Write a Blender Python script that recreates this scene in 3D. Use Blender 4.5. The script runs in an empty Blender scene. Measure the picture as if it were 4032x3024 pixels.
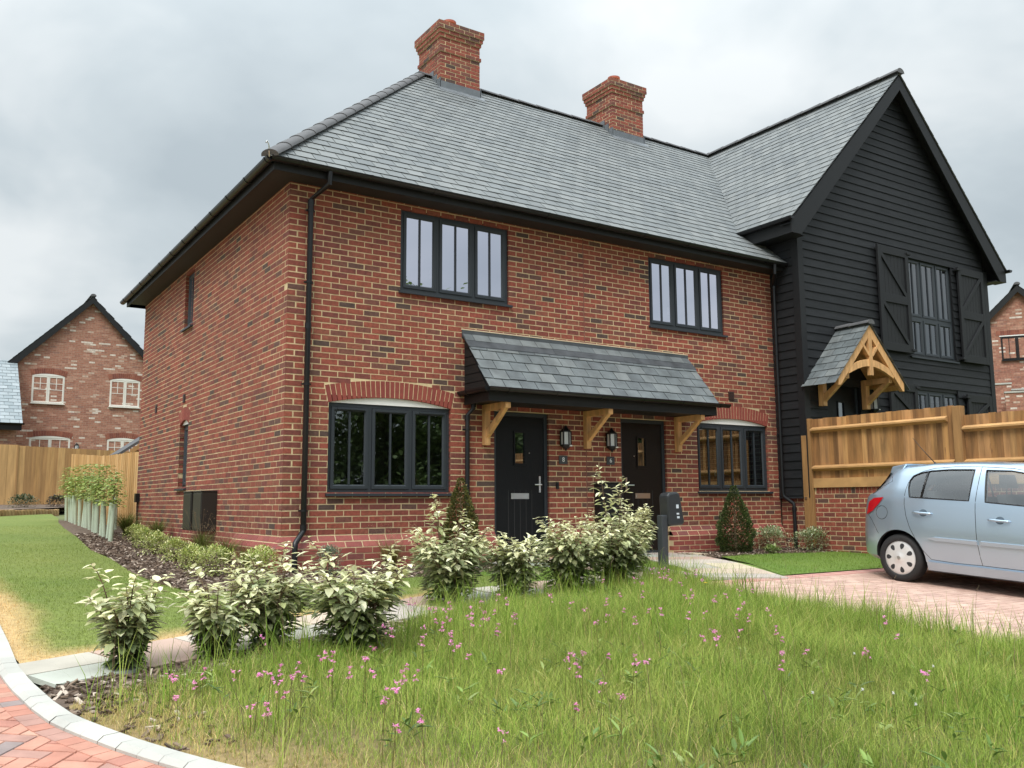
import bpy, bmesh, math, random
import numpy as np
from mathutils import Vector, Matrix
R_ = math.radians
rnd = random.Random(7)
S = bpy.context.scene
COL = S.collection

# ------------------------------------------------------------------ camera
cam_d = bpy.data.cameras.new('camera'); cam = bpy.data.objects.new('camera', cam_d); COL.objects.link(cam)
cam_d.sensor_width = 36.0; cam_d.lens = 31.613; cam_d.clip_end = 3000; cam_d.clip_start = 0.05
rr = Vector((0.83519992, -0.54990927, -0.00639499)); uu = Vector((-0.0662968, -0.11222127, 0.99146917)); ff = Vector((0.54593574, 0.827651, 0.13018442))
mm = Matrix((rr, uu, -ff)).transposed().to_4x4(); mm.translation = (-3.6435, -10.512, 0.8874)
cam.matrix_world = mm
S.camera = cam

# ------------------------------------------------------------------ sky and light
SUN_EL, SUN_AZ = 52.0, 232.0      # azimuth clockwise from +Y
S.view_settings.view_transform = 'Standard'; S.view_settings.look = 'None'; S.view_settings.gamma = 1
S.view_settings.exposure = 0.40
W = bpy.data.worlds.new('World'); S.world = W; W.use_nodes = True
nt = W.node_tree; N = nt.nodes; L = nt.links
bg = N['Background']
sky = N.new('ShaderNodeTexSky'); sky.sky_type = 'NISHITA'; sky.sun_disc = False
sky.sun_elevation = R_(SUN_EL); sky.sun_rotation = R_(SUN_AZ); sky.air_density = 1.2; sky.dust_density = 2.0
skm = N.new('ShaderNodeMix'); skm.data_type = 'RGBA'; skm.blend_type = 'MULTIPLY'; skm.inputs[0].default_value = 1
skm.inputs[7].default_value = (0.10, 0.10, 0.10, 1); L.new(sky.outputs[0], skm.inputs[6])
tc = N.new('ShaderNodeTexCoord'); sep = N.new('ShaderNodeSeparateXYZ'); L.new(tc.outputs['Generated'], sep.inputs[0])
def wm(op, a, b=None, c=None):
    n = N.new('ShaderNodeMath'); n.operation = op
    for i, v in enumerate((a, b, c)):
        if v is None: continue
        if isinstance(v, (int, float)): n.inputs[i].default_value = v
        else: L.new(v, n.inputs[i])
    return n.outputs[0]
zc = wm('MAXIMUM', sep.outputs[2], 0.0); zd = wm('ADD', zc, 0.30)
cv = N.new('ShaderNodeCombineXYZ'); L.new(wm('DIVIDE', sep.outputs[0], zd), cv.inputs[0]); L.new(wm('DIVIDE', sep.outputs[1], zd), cv.inputs[1])
def wnoise(scale, det, dist, off):
    mp = N.new('ShaderNodeMapping'); mp.inputs['Location'].default_value = off; L.new(cv.outputs[0], mp.inputs[0])
    n = N.new('ShaderNodeTexNoise'); n.inputs['Scale'].default_value = scale; n.inputs['Detail'].default_value = det
    n.inputs['Roughness'].default_value = 0.5; n.inputs['Distortion'].default_value = dist; L.new(mp.outputs[0], n.inputs['Vector']); return n.outputs[0]
n1 = wnoise(1.15, 5, 0.5, (3.1, 1.7, 0)); n2 = wnoise(3.2, 6, 0.35, (7.3, 2.2, 0))
nn = wm('ADD', wm('MULTIPLY', n1, 0.72), wm('MULTIPLY', n2, 0.28))
cr = N.new('ShaderNodeValToRGB'); L.new(nn, cr.inputs[0]); e = cr.color_ramp.elements
e[0].position = 0.38; e[0].color = (0.43, 0.49, 0.525, 1); e[1].position = 0.63; e[1].color = (0.74, 0.775, 0.785, 1)
x = e.new(0.49); x.color = (0.53, 0.59, 0.62, 1)
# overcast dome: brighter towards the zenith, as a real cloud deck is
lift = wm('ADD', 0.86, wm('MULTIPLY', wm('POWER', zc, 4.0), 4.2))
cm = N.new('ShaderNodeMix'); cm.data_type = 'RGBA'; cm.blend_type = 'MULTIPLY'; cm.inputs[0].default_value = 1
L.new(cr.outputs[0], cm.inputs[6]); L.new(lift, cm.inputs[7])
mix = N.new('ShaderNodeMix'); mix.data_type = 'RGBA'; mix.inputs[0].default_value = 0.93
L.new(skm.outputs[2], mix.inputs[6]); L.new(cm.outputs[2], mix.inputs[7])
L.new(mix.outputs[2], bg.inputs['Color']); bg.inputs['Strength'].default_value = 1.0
sun_d = bpy.data.lights.new('sun', 'SUN'); sun = bpy.data.objects.new('sun', sun_d); COL.objects.link(sun)
sun_d.energy = 2.0; sun_d.angle = R_(24); sun_d.color = (1.0, 0.95, 0.88)
sd = Vector((math.sin(R_(SUN_AZ)) * math.cos(R_(SUN_EL)), math.cos(R_(SUN_AZ)) * math.cos(R_(SUN_EL)), math.sin(R_(SUN_EL))))
sun.rotation_euler = sd.to_track_quat('Z', 'Y').to_euler(); sun.location = sd * 60

# ------------------------------------------------------------------ mesh helpers
class M:
    """collects faces; tf maps local points to the world"""
    def __init__(s, tf=None): s.v = []; s.f = []; s.mi = []; s.c = []; s.tf = tf; s.cur = 0; s.col = None
    def V(s, p):
        s.v.append(s.tf(*p) if s.tf else tuple(p)); return len(s.v) - 1
    def F(s, *ids): s.f.append(ids); s.mi.append(s.cur); s.c.append(s.col)
    def poly(s, pts): s.F(*[s.V(p) for p in pts])
    def hexa(s, p, skip=()):
        """p: 8 points, 0-3 bottom loop, 4-7 top loop"""
        i = [s.V(q) for q in p]
        for k, f in enumerate(((3, 2, 1, 0), (4, 5, 6, 7), (0, 1, 5, 4), (1, 2, 6, 5), (2, 3, 7, 6), (3, 0, 4, 7))):
            if k not in skip: s.F(*[i[j] for j in f])
    def box(s, x0, x1, y0, y1, z0, z1, skip=()):
        s.hexa([(x0, y0, z0), (x1, y0, z0), (x1, y1, z0), (x0, y1, z0), (x0, y0, z1), (x1, y0, z1), (x1, y1, z1), (x0, y1, z1)], skip)
    def beam(s, a, b, w, h, up=(0, 0, 1)):
        a = Vector(a); b = Vector(b); d = (b - a).normalized(); u = Vector(up); sd = d.cross(u)
        if sd.length < 1e-4: sd = d.cross(Vector((1, 0, 0)))
        sd.normalize(); u = sd.cross(d); sd *= w / 2; u *= h / 2
        s.hexa([a - sd - u, a + sd - u, a + sd + u, a - sd + u, b - sd - u, b + sd - u, b + sd + u, b - sd + u])
    def prism(s, pts, ext):
        """closed polygon pts extruded by vector ext"""
        n = len(pts); e = Vector(ext); a = [s.V(Vector(p)) for p in pts]; b = [s.V(Vector(p) + e) for p in pts]
        s.F(*a[::-1]); s.F(*b)
        for k in range(n): s.F(a[k], a[(k + 1) % n], b[(k + 1) % n], b[k])
    def tube(s, pts, r, n=8, cap=True):
        pts = [Vector(p) for p in pts]; rs = r if isinstance(r, (list, tuple)) else [r] * len(pts)
        prev = None; rings = []
        for k, p in enumerate(pts):
            d = (pts[min(k + 1, len(pts) - 1)] - pts[max(k - 1, 0)]).normalized()
            if prev is None:
                a = d.cross(Vector((0, 0, 1)));  a = a if a.length > 1e-3 else d.cross(Vector((1, 0, 0)))
            else: a = prev - d * prev.dot(d)
            a.normalize(); prev = a; b = d.cross(a)
            rings.append([s.V(p + (a * math.cos(t) + b * math.sin(t)) * rs[k]) for t in [2 * math.pi * i / n for i in range(n)]])
        for k in range(len(rings) - 1):
            for i in range(n): s.F(rings[k][i], rings[k][(i + 1) % n], rings[k + 1][(i + 1) % n], rings[k + 1][i])
        if cap: s.F(*rings[0][::-1]); s.F(*rings[-1])
    def lathe(s, prof, n=20, o=(0, 0, 0), ax=(0, 0, 1), cap=True):
        ax = Vector(ax).normalized(); a = ax.cross(Vector((1, 0, 0))); a = a if a.length > 1e-3 else ax.cross(Vector((0, 1, 0)))
        a.normalize(); b = ax.cross(a); o = Vector(o); rings = []
        for (r, z) in prof: rings.append([s.V(o + ax * z + (a * math.cos(t) + b * math.sin(t)) * r) for t in [2 * math.pi * i / n for i in range(n)]])
        for k in range(len(rings) - 1):
            for i in range(n): s.F(rings[k][i], rings[k][(i + 1) % n], rings[k + 1][(i + 1) % n], rings[k + 1][i])
        if cap: s.F(*rings[0][::-1]); s.F(*rings[-1])

def setp(o, label=None, cat=None, group=None, kind=None):
    if label: o['label'] = label
    if cat: o['category'] = cat
    if group: o['group'] = group
    if kind: o['kind'] = kind
    return o
def root(name, loc, label, cat, group=None, rz=0):
    o = bpy.data.objects.new(name, None); COL.objects.link(o); o.location = loc; o.rotation_euler = (0, 0, rz); o.empty_display_size = 0.2
    return setp(o, label, cat, group)
def top_of(o):
    while o.parent: o = o.parent
    return o
def obj(name, m, mat, parent=None, local=False, smooth=False, fix=False, bevel=0, label=None, autos=None):
    me = bpy.data.meshes.new(name)
    off = Vector((0, 0, 0))
    if parent is not None and not local: off = top_of(parent).location
    vs = [(p[0] - off[0], p[1] - off[1], p[2] - off[2]) for p in m.v]
    me.from_pydata(vs, [], m.f)
    mats = mat if isinstance(mat, (list, tuple)) else [mat]
    for q in mats: me.materials.append(q)
    if any(m.mi): me.polygons.foreach_set('material_index', m.mi)
    if any(c is not None for c in m.c):
        at = me.attributes.new('Col', 'FLOAT_COLOR', 'FACE')
        at.data.foreach_set('color', [x for c in m.c for x in ((c[0], c[1], c[2], 1.0) if c else (1, 1, 1, 1))])
    if smooth: me.polygons.foreach_set('use_smooth', [True] * len(m.f))
    if fix:
        bm = bmesh.new(); bm.from_mesh(me); bmesh.ops.recalc_face_normals(bm, faces=bm.faces); bm.to_mesh(me); bm.free()
    me.update()
    o = bpy.data.objects.new(name, me); COL.objects.link(o)
    if parent is not None: o.parent = parent
    if bevel:
        b = o.modifiers.new('Bevel', 'BEVEL'); b.width = bevel; b.segments = 2; b.limit_method = 'ANGLE'; b.angle_limit = R_(40)
    if autos is not None and smooth:
        me.set_sharp_from_angle(angle=R_(autos))
    if label: o['label'] = label
    return o
def copy_tree(o, parent=None):
    c = o.copy(); COL.objects.link(c)
    if parent is not None: c.parent = parent
    for ch in list(o.children): copy_tree(ch, c)
    return c

# ------------------------------------------------------------------ material helper
def pbr(name, col, rough=0.6, metal=0.0, var=0.0, vscale=6.0, bump=0.0, bscale=60.0, island=None, attr=False, coat=0.0, spec=0.5, stretch=None, spots=None, trans=0.0, lv=0.0, iv=0.0):
    m = bpy.data.materials.new(name); m.use_nodes = True; t = m.node_tree; n = t.nodes; l = t.links; p = n['Principled BSDF']
    p.inputs['Roughness'].default_value = rough; p.inputs['Metallic'].default_value = metal; p.inputs['Coat Weight'].default_value = coat
    p.inputs['Specular IOR Level'].default_value = spec
    tx = n.new('ShaderNodeTexCoord'); vec = tx.outputs['Object']
    if stretch:
        mp = n.new('ShaderNodeMapping'); mp.inputs['Scale'].default_value = stretch; l.new(vec, mp.inputs[0]); vec = mp.outputs[0]
    if attr:
        a = n.new('ShaderNodeAttribute'); a.attribute_name = 'Col'; out = a.outputs['Color']
    elif island:
        g = n.new('ShaderNodeNewGeometry'); r = n.new('ShaderNodeValToRGB'); r.color_ramp.interpolation = 'CONSTANT'; e = r.color_ramp.elements
        l.new(g.outputs['Random Per Island'], r.inputs[0])
        for i, (ps, c) in enumerate(island):
            q = e[i] if i < 2 else e.new(ps)
            q.position = ps; q.color = (*c, 1)
        out = r.outputs[0]
    else:
        g = n.new('ShaderNodeRGB'); g.outputs[0].default_value = (*col, 1); out = g.outputs[0]
    def noise(sc, det=4):
        q = n.new('ShaderNodeTexNoise'); q.inputs['Scale'].default_value = sc; q.inputs['Detail'].default_value = det; l.new(vec, q.inputs['Vector']); return q.outputs[0]
    def mulval(out, fac_socket, lo, hi):
        mr = n.new('ShaderNodeMapRange'); mr.inputs[1].default_value = 0.25; mr.inputs[2].default_value = 0.75; mr.inputs[3].default_value = lo; mr.inputs[4].default_value = hi; l.new(fac_socket, mr.inputs[0])
        mx = n.new('ShaderNodeMix'); mx.data_type = 'RGBA'; mx.blend_type = 'MULTIPLY'; mx.inputs[0].default_value = 1; l.new(out, mx.inputs[6]); l.new(mr.outputs[0], mx.inputs[7]); return mx.outputs[2]
    if var: out = mulval(out, noise(vscale), 1 - var, 1 + var)
    if lv: out = mulval(out, noise(.55, 3), 1 - lv, 1 + lv)
    if iv:
        gi = n.new('ShaderNodeNewGeometry'); mr = n.new('ShaderNodeMapRange'); mr.inputs[3].default_value = 1 - iv; mr.inputs[4].default_value = 1 + iv
        l.new(gi.outputs['Random Per Island'], mr.inputs[0]); mx = n.new('ShaderNodeMix'); mx.data_type = 'RGBA'; mx.blend_type = 'MULTIPLY'; mx.inputs[0].default_value = 1
        l.new(out, mx.inputs[6]); l.new(mr.outputs[0], mx.inputs[7]); out = mx.outputs[2]
    if spots:
        sc, thr, c = spots; q = noise(sc, 5); mr = n.new('ShaderNodeMapRange'); mr.inputs[1].default_value = thr; mr.inputs[2].default_value = thr + 0.08; l.new(q, mr.inputs[0])
        mx = n.new('ShaderNodeMix'); mx.data_type = 'RGBA'; l.new(mr.outputs[0], mx.inputs[0]); l.new(out, mx.inputs[6]); mx.inputs[7].default_value = (*c, 1); out = mx.outputs[2]
    l.new(out, p.inputs['Base Color'])
    if bump:
        b = n.new('ShaderNodeBump'); b.inputs['Strength'].default_value = bump; b.inputs['Distance'].default_value = 0.01; l.new(noise(bscale, 5), b.inputs['Height']); l.new(b.outputs[0], p.inputs['Normal'])
    if trans:
        td = n.new('ShaderNodeBsdfTranslucent'); l.new(out, td.inputs[0]); ms = n.new('ShaderNodeMixShader'); ms.inputs[0].default_value = trans
        l.new(p.outputs[0], ms.inputs[1]); l.new(td.outputs[0], ms.inputs[2]); l.new(ms.outputs[0], n['Material Output'].inputs[0])
    return m

def glass_mat(name, base=0.1, tint=(0.86, 0.89, 1.0), through=(0.85, 0.9, 0.88), rough=0.0, ior=1.5, gain=1.0):
    m = bpy.data.materials.new(name); m.use_nodes = True; t = m.node_tree; n = t.nodes; l = t.links
    n.remove(n['Principled BSDF'])
    g = n.new('ShaderNodeBsdfGlossy'); g.inputs['Roughness'].default_value = rough; g.inputs[0].default_value = (*tint, 1)
    tr = n.new('ShaderNodeBsdfTransparent'); tr.inputs[0].default_value = (*through, 1)
    fr = n.new('ShaderNodeFresnel'); fr.inputs[0].default_value = ior
    ma = n.new('ShaderNodeMath'); ma.operation = 'MULTIPLY_ADD'; l.new(fr.outputs[0], ma.inputs[0]); ma.inputs[1].default_value = gain; ma.inputs[2].default_value = base; ma.use_clamp = True
    ms = n.new('ShaderNodeMixShader'); l.new(ma.outputs[0], ms.inputs[0]); l.new(tr.outputs[0], ms.inputs[1]); l.new(g.outputs[0], ms.inputs[2])
    l.new(ms.outputs[0], n['Material Output'].inputs[0]); return m

def brick_tex(name, cols, mortar, bw=0.225, rh=0.075, bump=0.4, yaw=0.0, mort=0.01, offset=0.5):
    """brick pattern for far walls: u along the wall (rotated by yaw), v up; side faces switch axis by their normal"""
    m = bpy.data.materials.new(name); m.use_nodes = True; t = m.node_tree; n = t.nodes; l = t.links; p = n['Principled BSDF']; p.inputs['Roughness'].default_value = 0.85
    tx = n.new('ShaderNodeTexCoord'); mp = n.new('ShaderNodeMapping'); mp.inputs['Rotation'].default_value = (0, 0, -yaw); l.new(tx.outputs['Object'], mp.inputs[0])
    sp = n.new('ShaderNodeSeparateXYZ'); l.new(mp.outputs[0], sp.inputs[0])
    ge = n.new('ShaderNodeNewGeometry'); mn = n.new('ShaderNodeMapping'); mn.vector_type = 'NORMAL'; mn.inputs['Rotation'].default_value = (0, 0, -yaw); l.new(ge.outputs['Normal'], mn.inputs[0])
    sn = n.new('ShaderNodeSeparateXYZ'); l.new(mn.outputs[0], sn.inputs[0])
    ab = n.new('ShaderNodeMath'); ab.operation = 'ABSOLUTE'; l.new(sn.outputs[0], ab.inputs[0]); gt = n.new('ShaderNodeMath'); gt.operation = 'GREATER_THAN'; gt.inputs[1].default_value = 0.6; l.new(ab.outputs[0], gt.inputs[0])
    mu = n.new('ShaderNodeMix'); l.new(gt.outputs[0], mu.inputs[0]); l.new(sp.outputs[0], mu.inputs[2]); l.new(sp.outputs[1], mu.inputs[3])
    cb = n.new('ShaderNodeCombineXYZ'); l.new(mu.outputs[0], cb.inputs[0]); l.new(sp.outputs[2], cb.inputs[1])
    b = n.new('ShaderNodeTexBrick'); l.new(cb.outputs[0], b.inputs['Vector']); b.inputs['Scale'].default_value = 1; b.inputs['Brick Width'].default_value = bw; b.inputs['Row Height'].default_value = rh
    b.inputs['Mortar Size'].default_value = mort / 2; b.inputs['Mortar Smooth'].default_value = 0.1; b.offset = offset
    b.inputs['Color1'].default_value = (0, 0, 0, 1); b.inputs['Color2'].default_value = (1, 1, 1, 1); b.inputs['Mortar'].default_value = (0, 0, 0, 1)
    r = n.new('ShaderNodeValToRGB'); r.color_ramp.interpolation = 'CONSTANT'; l.new(b.outputs['Color'], r.inputs[0]); e = r.color_ramp.elements
    for i, (ps, c) in enumerate(cols):
        q = e[i] if i < 2 else e.new(ps); q.position = ps; q.color = (*c, 1)
    nz = n.new('ShaderNodeTexNoise'); nz.inputs['Scale'].default_value = 14; nz.inputs['Detail'].default_value = 6; l.new(tx.outputs['Object'], nz.inputs['Vector'])
    mr = n.new('ShaderNodeMapRange'); mr.inputs[1].default_value = .3; mr.inputs[2].default_value = .7; mr.inputs[3].default_value = .75; mr.inputs[4].default_value = 1.25; l.new(nz.outputs[0], mr.inputs[0])
    mx = n.new('ShaderNodeMix'); mx.data_type = 'RGBA'; mx.blend_type = 'MULTIPLY'; mx.inputs[0].default_value = 1; l.new(r.outputs[0], mx.inputs[6]); l.new(mr.outputs[0], mx.inputs[7])
    m2 = n.new('ShaderNodeMix'); m2.data_type = 'RGBA'; l.new(b.outputs['Fac'], m2.inputs[0]); l.new(mx.outputs[2], m2.inputs[6]); m2.inputs[7].default_value = (*mortar, 1)
    l.new(m2.outputs[2], p.inputs['Base Color'])
    inv = n.new('ShaderNodeMath'); inv.operation = 'SUBTRACT'; inv.inputs[0].default_value = 1; l.new(b.outputs['Fac'], inv.inputs[1])
    bp = n.new('ShaderNodeBump'); bp.inputs['Strength'].default_value = bump; bp.inputs['Distance'].default_value = 0.006; l.new(inv.outputs[0], bp.inputs['Height']); l.new(bp.outputs[0], p.inputs['Normal'])
    return m

# ------------------------------------------------------------------ materials
RED = [(0, (.235, .062, .040)), (.16, (.265, .071, .044)), (.32, (.205, .053, .037)), (.46, (.245, .078, .049)), (.60, (.175, .050, .039)), (.72, (.275, .068, .044)),
       (.84, (.165, .062, .045)), (.92, (.115, .056, .044)), (.97, (.082, .050, .041))]
mt_brick = pbr('red_brick', (0, 0, 0), .85, island=RED, var=.28, vscale=26, lv=.12, bump=.55, bscale=55)
mt_arch = pbr('arch_brick', (0, 0, 0), .8, island=[(0, (.24, .052, .038)), (.4, (.22, .045, .035)), (.7, (.265, .060, .042))], var=.15, vscale=20, bump=.3, bscale=60)
mt_plinth = pbr('plinth_brick', (0, 0, 0), .65, island=[(0, (.27, .065, .052)), (.4, (.235, .058, .048)), (.7, (.29, .078, .060)), (.9, (.20, .062, .055))], var=.15, vscale=20, bump=.3)
mt_mortar = pbr('lime_mortar', (.60, .475, .285), .95, var=.18, vscale=5, lv=.15, bump=.5, bscale=120)
mt_slate = pbr('roof_slate', (0, 0, 0), .62, island=[(0, (.155, .168, .172)), (.2, (.168, .182, .184)), (.4, (.180, .193, .194)), (.62, (.146, .160, .165)), (.8, (.190, .202, .203)), (.93, (.160, .174, .180))], var=.13, vscale=2.0, bump=.2, bscale=24, spec=.35)
mt_slate2 = pbr('porch_slate', (0, 0, 0), .5, island=[(0, (.125, .143, .149)), (.25, (.15, .167, .171)), (.45, (.11, .126, .133)), (.65, (.136, .154, .16)), (.85, (.168, .184, .186))], var=.3, vscale=5, bump=.4, bscale=18)
mt_deck = pbr('roof_deck', (.03, .03, .032), .9)
mt_tile = pbr('grey_ridge_tile', (.10, .10, .105), .75, var=.2, vscale=4, bump=.3)
mt_lead = pbr('lead_flashing', (.15, .165, .18), .5, var=.3, vscale=4, bump=.15, bscale=12, metal=.2)
mt_lead2 = pbr('dark_lead', (.075, .083, .092), .5, var=.4, vscale=5, bump=.15, bscale=12, metal=.2)
mt_black = pbr('black_plastic', (.009, .0095, .011), .32, spec=.4, bump=.02)
mt_fascia = pbr('black_fascia', (.014, .015, .016), .5, var=.1, spec=.3)
mt_soffit = pbr('brown_black_soffit', (.020, .017, .017), .6)
mt_anth = pbr('anthracite_frame', (.033, .040, .048), .42, spec=.35, var=.05, bump=.05, bscale=160)
mt_white = pbr('white_paint', (.80, .80, .78), .5)
mt_door = pbr('black_door', (.006, .007, .009), .42, spec=.25, bump=.25, bscale=16, stretch=(6, 6, .6))
mt_door2 = pbr('dark_brown_door', (.010, .007, .006), .42, spec=.25, bump=.25, bscale=16, stretch=(6, 6, .6))
mt_steel = pbr('satin_steel', (.62, .62, .60), .28, metal=1.0)
mt_oak = pbr('new_oak', (.64, .36, .15), .6, var=.28, vscale=5, stretch=(3, 3, .7), bump=.15, bscale=30, iv=.12)
mt_room = pbr('room_plaster', (.42, .42, .40), .9)
mt_roomdark = pbr('room_floor', (.12, .11, .10), .9)
mt_glass_up = glass_mat('upper_window_glass', .68, (.88, .88, 1.0), (.5, .55, .55), gain=1.1)
mt_glass_low = glass_mat('lower_window_glass', .20, (.90, .95, .95), (.55, .6, .58), gain=1.0)
mt_glass_dark = glass_mat('dark_window_glass', .12, (.9, .93, .97), (.45, .5, .5))
mt_lampglass = pbr('frosted_lamp_glass', (.62, .64, .66), .25)
mt_board = pbr('black_weatherboard', (.017, .0185, .021), .55, spec=.25, var=.25, vscale=3, stretch=(1, 1, 6), bump=.25, bscale=40, iv=.12)
mt_blacktrim = pbr('black_painted_timber', (.015, .016, .018), .52, spec=.28, bump=.1, bscale=40, stretch=(4, 4, .5))
mt_fence = pbr('fence_timber', (0, 0, 0), .78, island=[(0, (.38, .20, .070)), (.15, (.30, .150, .050)), (.3, (.43, .235, .088)), (.45, (.255, .125, .043)), (.6, (.355, .185, .070)), (.75, (.215, .105, .037)), (.88, (.41, .215, .085))], var=.5, vscale=2.6, stretch=(5, 5, .55), bump=.4, bscale=30, spots=(5.5, .66, (.17, .08, .033)))
mt_fencepale = pbr('new_fence_timber', (0, 0, 0), .78, island=[(0, (.58, .36, .16)), (.2, (.52, .31, .125)), (.4, (.62, .39, .18)), (.6, (.55, .33, .14)), (.8, (.48, .28, .11))], var=.22, vscale=3, stretch=(5, 5, .5), bump=.4, bscale=30)
mt_fencefar = pbr('far_fence_timber', (0, 0, 0), .8, island=[(0, (.43, .255, .10)), (.2, (.36, .205, .08)), (.4, (.47, .29, .12)), (.6, (.39, .225, .085)), (.8, (.33, .19, .075))], var=.22, vscale=3, stretch=(5, 5, .5), bump=.4, bscale=30)
mt_post = pbr('fence_post_timber', (.31, .165, .06), .8, var=.3, vscale=4, stretch=(5, 5, .5), bump=.4, bscale=25)
mt_rail = pbr('sawn_rail', (.50, .285, .115), .75, var=.22, vscale=4, bump=.3)
# ------------------------------------------------------------------ terrain
YS = [-16, -10.5, -7, -4, -2, 0, 8.3, 14, 22, 30, 60]; ZS = [-.85, -.52, -.30, -.12, .03, .08, .43, .55, .75, 1.4, 1.8]
def h(x, y): return float(np.interp(y, YS, ZS))
def hr(x, y):       # raised ground behind the garden wall on the right
    z = h(x, y)
    if x > 8.97: z += max(0, .72 - max(0, -4.5 - y) * .02) + .06 * max(0, x - 12)
    return z
mt_soil = pbr('bare_soil', (.11, .085, .055), .95, var=.4, vscale=2, bump=.6, bscale=20)
mt_field = pbr('rough_ground', (.10, .115, .04), .95, var=.4, vscale=.6, bump=.5, bscale=8)
g = M()
xs = [-400, -120, -60, -30, -15, -8, -4, -2, 0, 2, 4, 6, 8, 8.9699, 8.9701, 12, 16, 22, 30, 45, 70, 120, 400]
ys = [-400, -120, -60, -30, -16, -13, -10.5, -9, -7, -5.5, -4, -3, -2, -1, 0, 2, 4, 6, 8.3, 11, 14, 18, 22, 26, 30, 40, 60, 100, 200, 600]
gi = [[g.V((x, y, (hr(x, y) if x > 8.97 else h(x, y)) - .06)) for x in xs] for y in ys]
for j in range(len(ys) - 1):
    for i in range(len(xs) - 1): g.F(gi[j][i], gi[j][i + 1], gi[j + 1][i + 1], gi[j + 1][i])
setp(obj('ground', g, mt_field), kind='structure')

def clip_sheet(poly, dz, step=.5, hf=h, sx=None):
    """polygon laid on the terrain: returns bmesh cut along grid lines"""
    bm = bmesh.new(); bm.faces.new([bm.verts.new((x, y, 0)) for x, y in poly]); bm.normal_update()
    if bm.faces[:][0].normal.z < 0: bmesh.ops.reverse_faces(bm, faces=bm.faces[:])
    x0 = min(p[0] for p in poly); x1 = max(p[0] for p in poly); y0 = min(p[1] for p in poly); y1 = max(p[1] for p in poly)
    cuts = [v for v in YS if y0 < v < y1] + list(np.arange(math.floor(y0 / step) * step, y1, step))
    for c in cuts: bmesh.ops.bisect_plane(bm, geom=bm.verts[:] + bm.edges[:] + bm.faces[:], plane_co=(0, c, 0), plane_no=(0, 1, 0))
    for c in np.arange(math.floor(x0 / (sx or step)) * (sx or step), x1, sx or step): bmesh.ops.bisect_plane(bm, geom=bm.verts[:] + bm.edges[:] + bm.faces[:], plane_co=(c, 0, 0), plane_no=(1, 0, 0))
    for v in bm.verts: v.co.z = hf(v.co.x, v.co.y) + dz
    return bm
def sheet(name, poly, dz, mat, step=.5, kind='structure', colf=None, sx=None):
    bm = clip_sheet(poly, dz, step, sx=sx); me = bpy.data.meshes.new(name); bm.to_mesh(me); bm.free(); me.materials.append(mat)
    if colf:
        at = me.attributes.new('Col', 'FLOAT_COLOR', 'POINT')
        for i, v in enumerate(me.vertices): at.data[i].color = (*colf(v.co.x, v.co.y), 1)
    o = bpy.data.objects.new(name, me); COL.objects.link(o); return setp(o, kind=kind)

# simple value noise for colours and scatter
_vn = np.random.RandomState(3).rand(64, 64)
def vnoise(x, y):
    xi, yi = math.floor(x), math.floor(y); fx, fy = x - xi, y - yi; fx = fx * fx * (3 - 2 * fx); fy = fy * fy * (3 - 2 * fy)
    a = _vn[yi % 64, xi % 64]; b = _vn[yi % 64, (xi + 1) % 64]; c = _vn[(yi + 1) % 64, xi % 64]; d = _vn[(yi + 1) % 64, (xi + 1) % 64]
    return (a * (1 - fx) + b * fx) * (1 - fy) + (c * (1 - fx) + d * fx) * fy
def fbm(x, y): return (vnoise(x, y) + .5 * vnoise(2.1 * x + 7, 2.1 * y + 3) + .25 * vnoise(4.3 * x + 1, 4.3 * y + 9)) / 1.75
def lerp3(a, b, t): t = min(1, max(0, t)); return tuple(a[i] + (b[i] - a[i]) * t for i in range(3))
def inside(poly, x, y):
    c = False; n = len(poly); j = n - 1
    for i in range(n):
        xi, yi = poly[i]; xj, yj = poly[j]
        if (yi > y) != (yj > y) and x < (xj - xi) * (y - yi) / (yj - yi) + xi: c = not c
        j = i
    return c
def seg_d(px, py, ax, ay, bx, by):
    dx, dy = bx - ax, by - ay; t = max(0, min(1, ((px - ax) * dx + (py - ay) * dy) / (dx * dx + dy * dy + 1e-9)))
    return math.hypot(px - ax - t * dx, py - ay - t * dy)
def line_d(pl, x, y): return min(seg_d(x, y, *pl[i], *pl[i + 1]) for i in range(len(pl) - 1))

KERB = [(-3.12, 14), (-3.10, 4), (-3.09, 0), (-3.07, -2.0), (-3.05, -3.4), (-3.05, -4.1), (-3.02, -4.55), (-2.96, -5.05), (-2.90, -5.38), (-2.80, -5.66), (-2.70, -5.92), (-2.60, -6.14), (-2.50, -6.34), (-2.38, -6.55), (-2.1, -7.0), (-1.7, -7.5), (-1.1, -8.1), (-.3, -8.6), (.8, -9.3), (2.4, -10.0), (5, -10.6), (9, -11)]
def kerb_off(d):       # offset polyline, + to the right of travel (outer road side is west / south)
    out = []
    for i, p in enumerate(KERB):
        a = Vector(KERB[max(i - 1, 0)]); b = Vector(KERB[min(i + 1, len(KERB) - 1)]); t = (b - a).normalized(); nrm = Vector((t.y, -t.x)); out.append((p[0] + nrm.x * d, p[1] + nrm.y * d))
    return out
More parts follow.
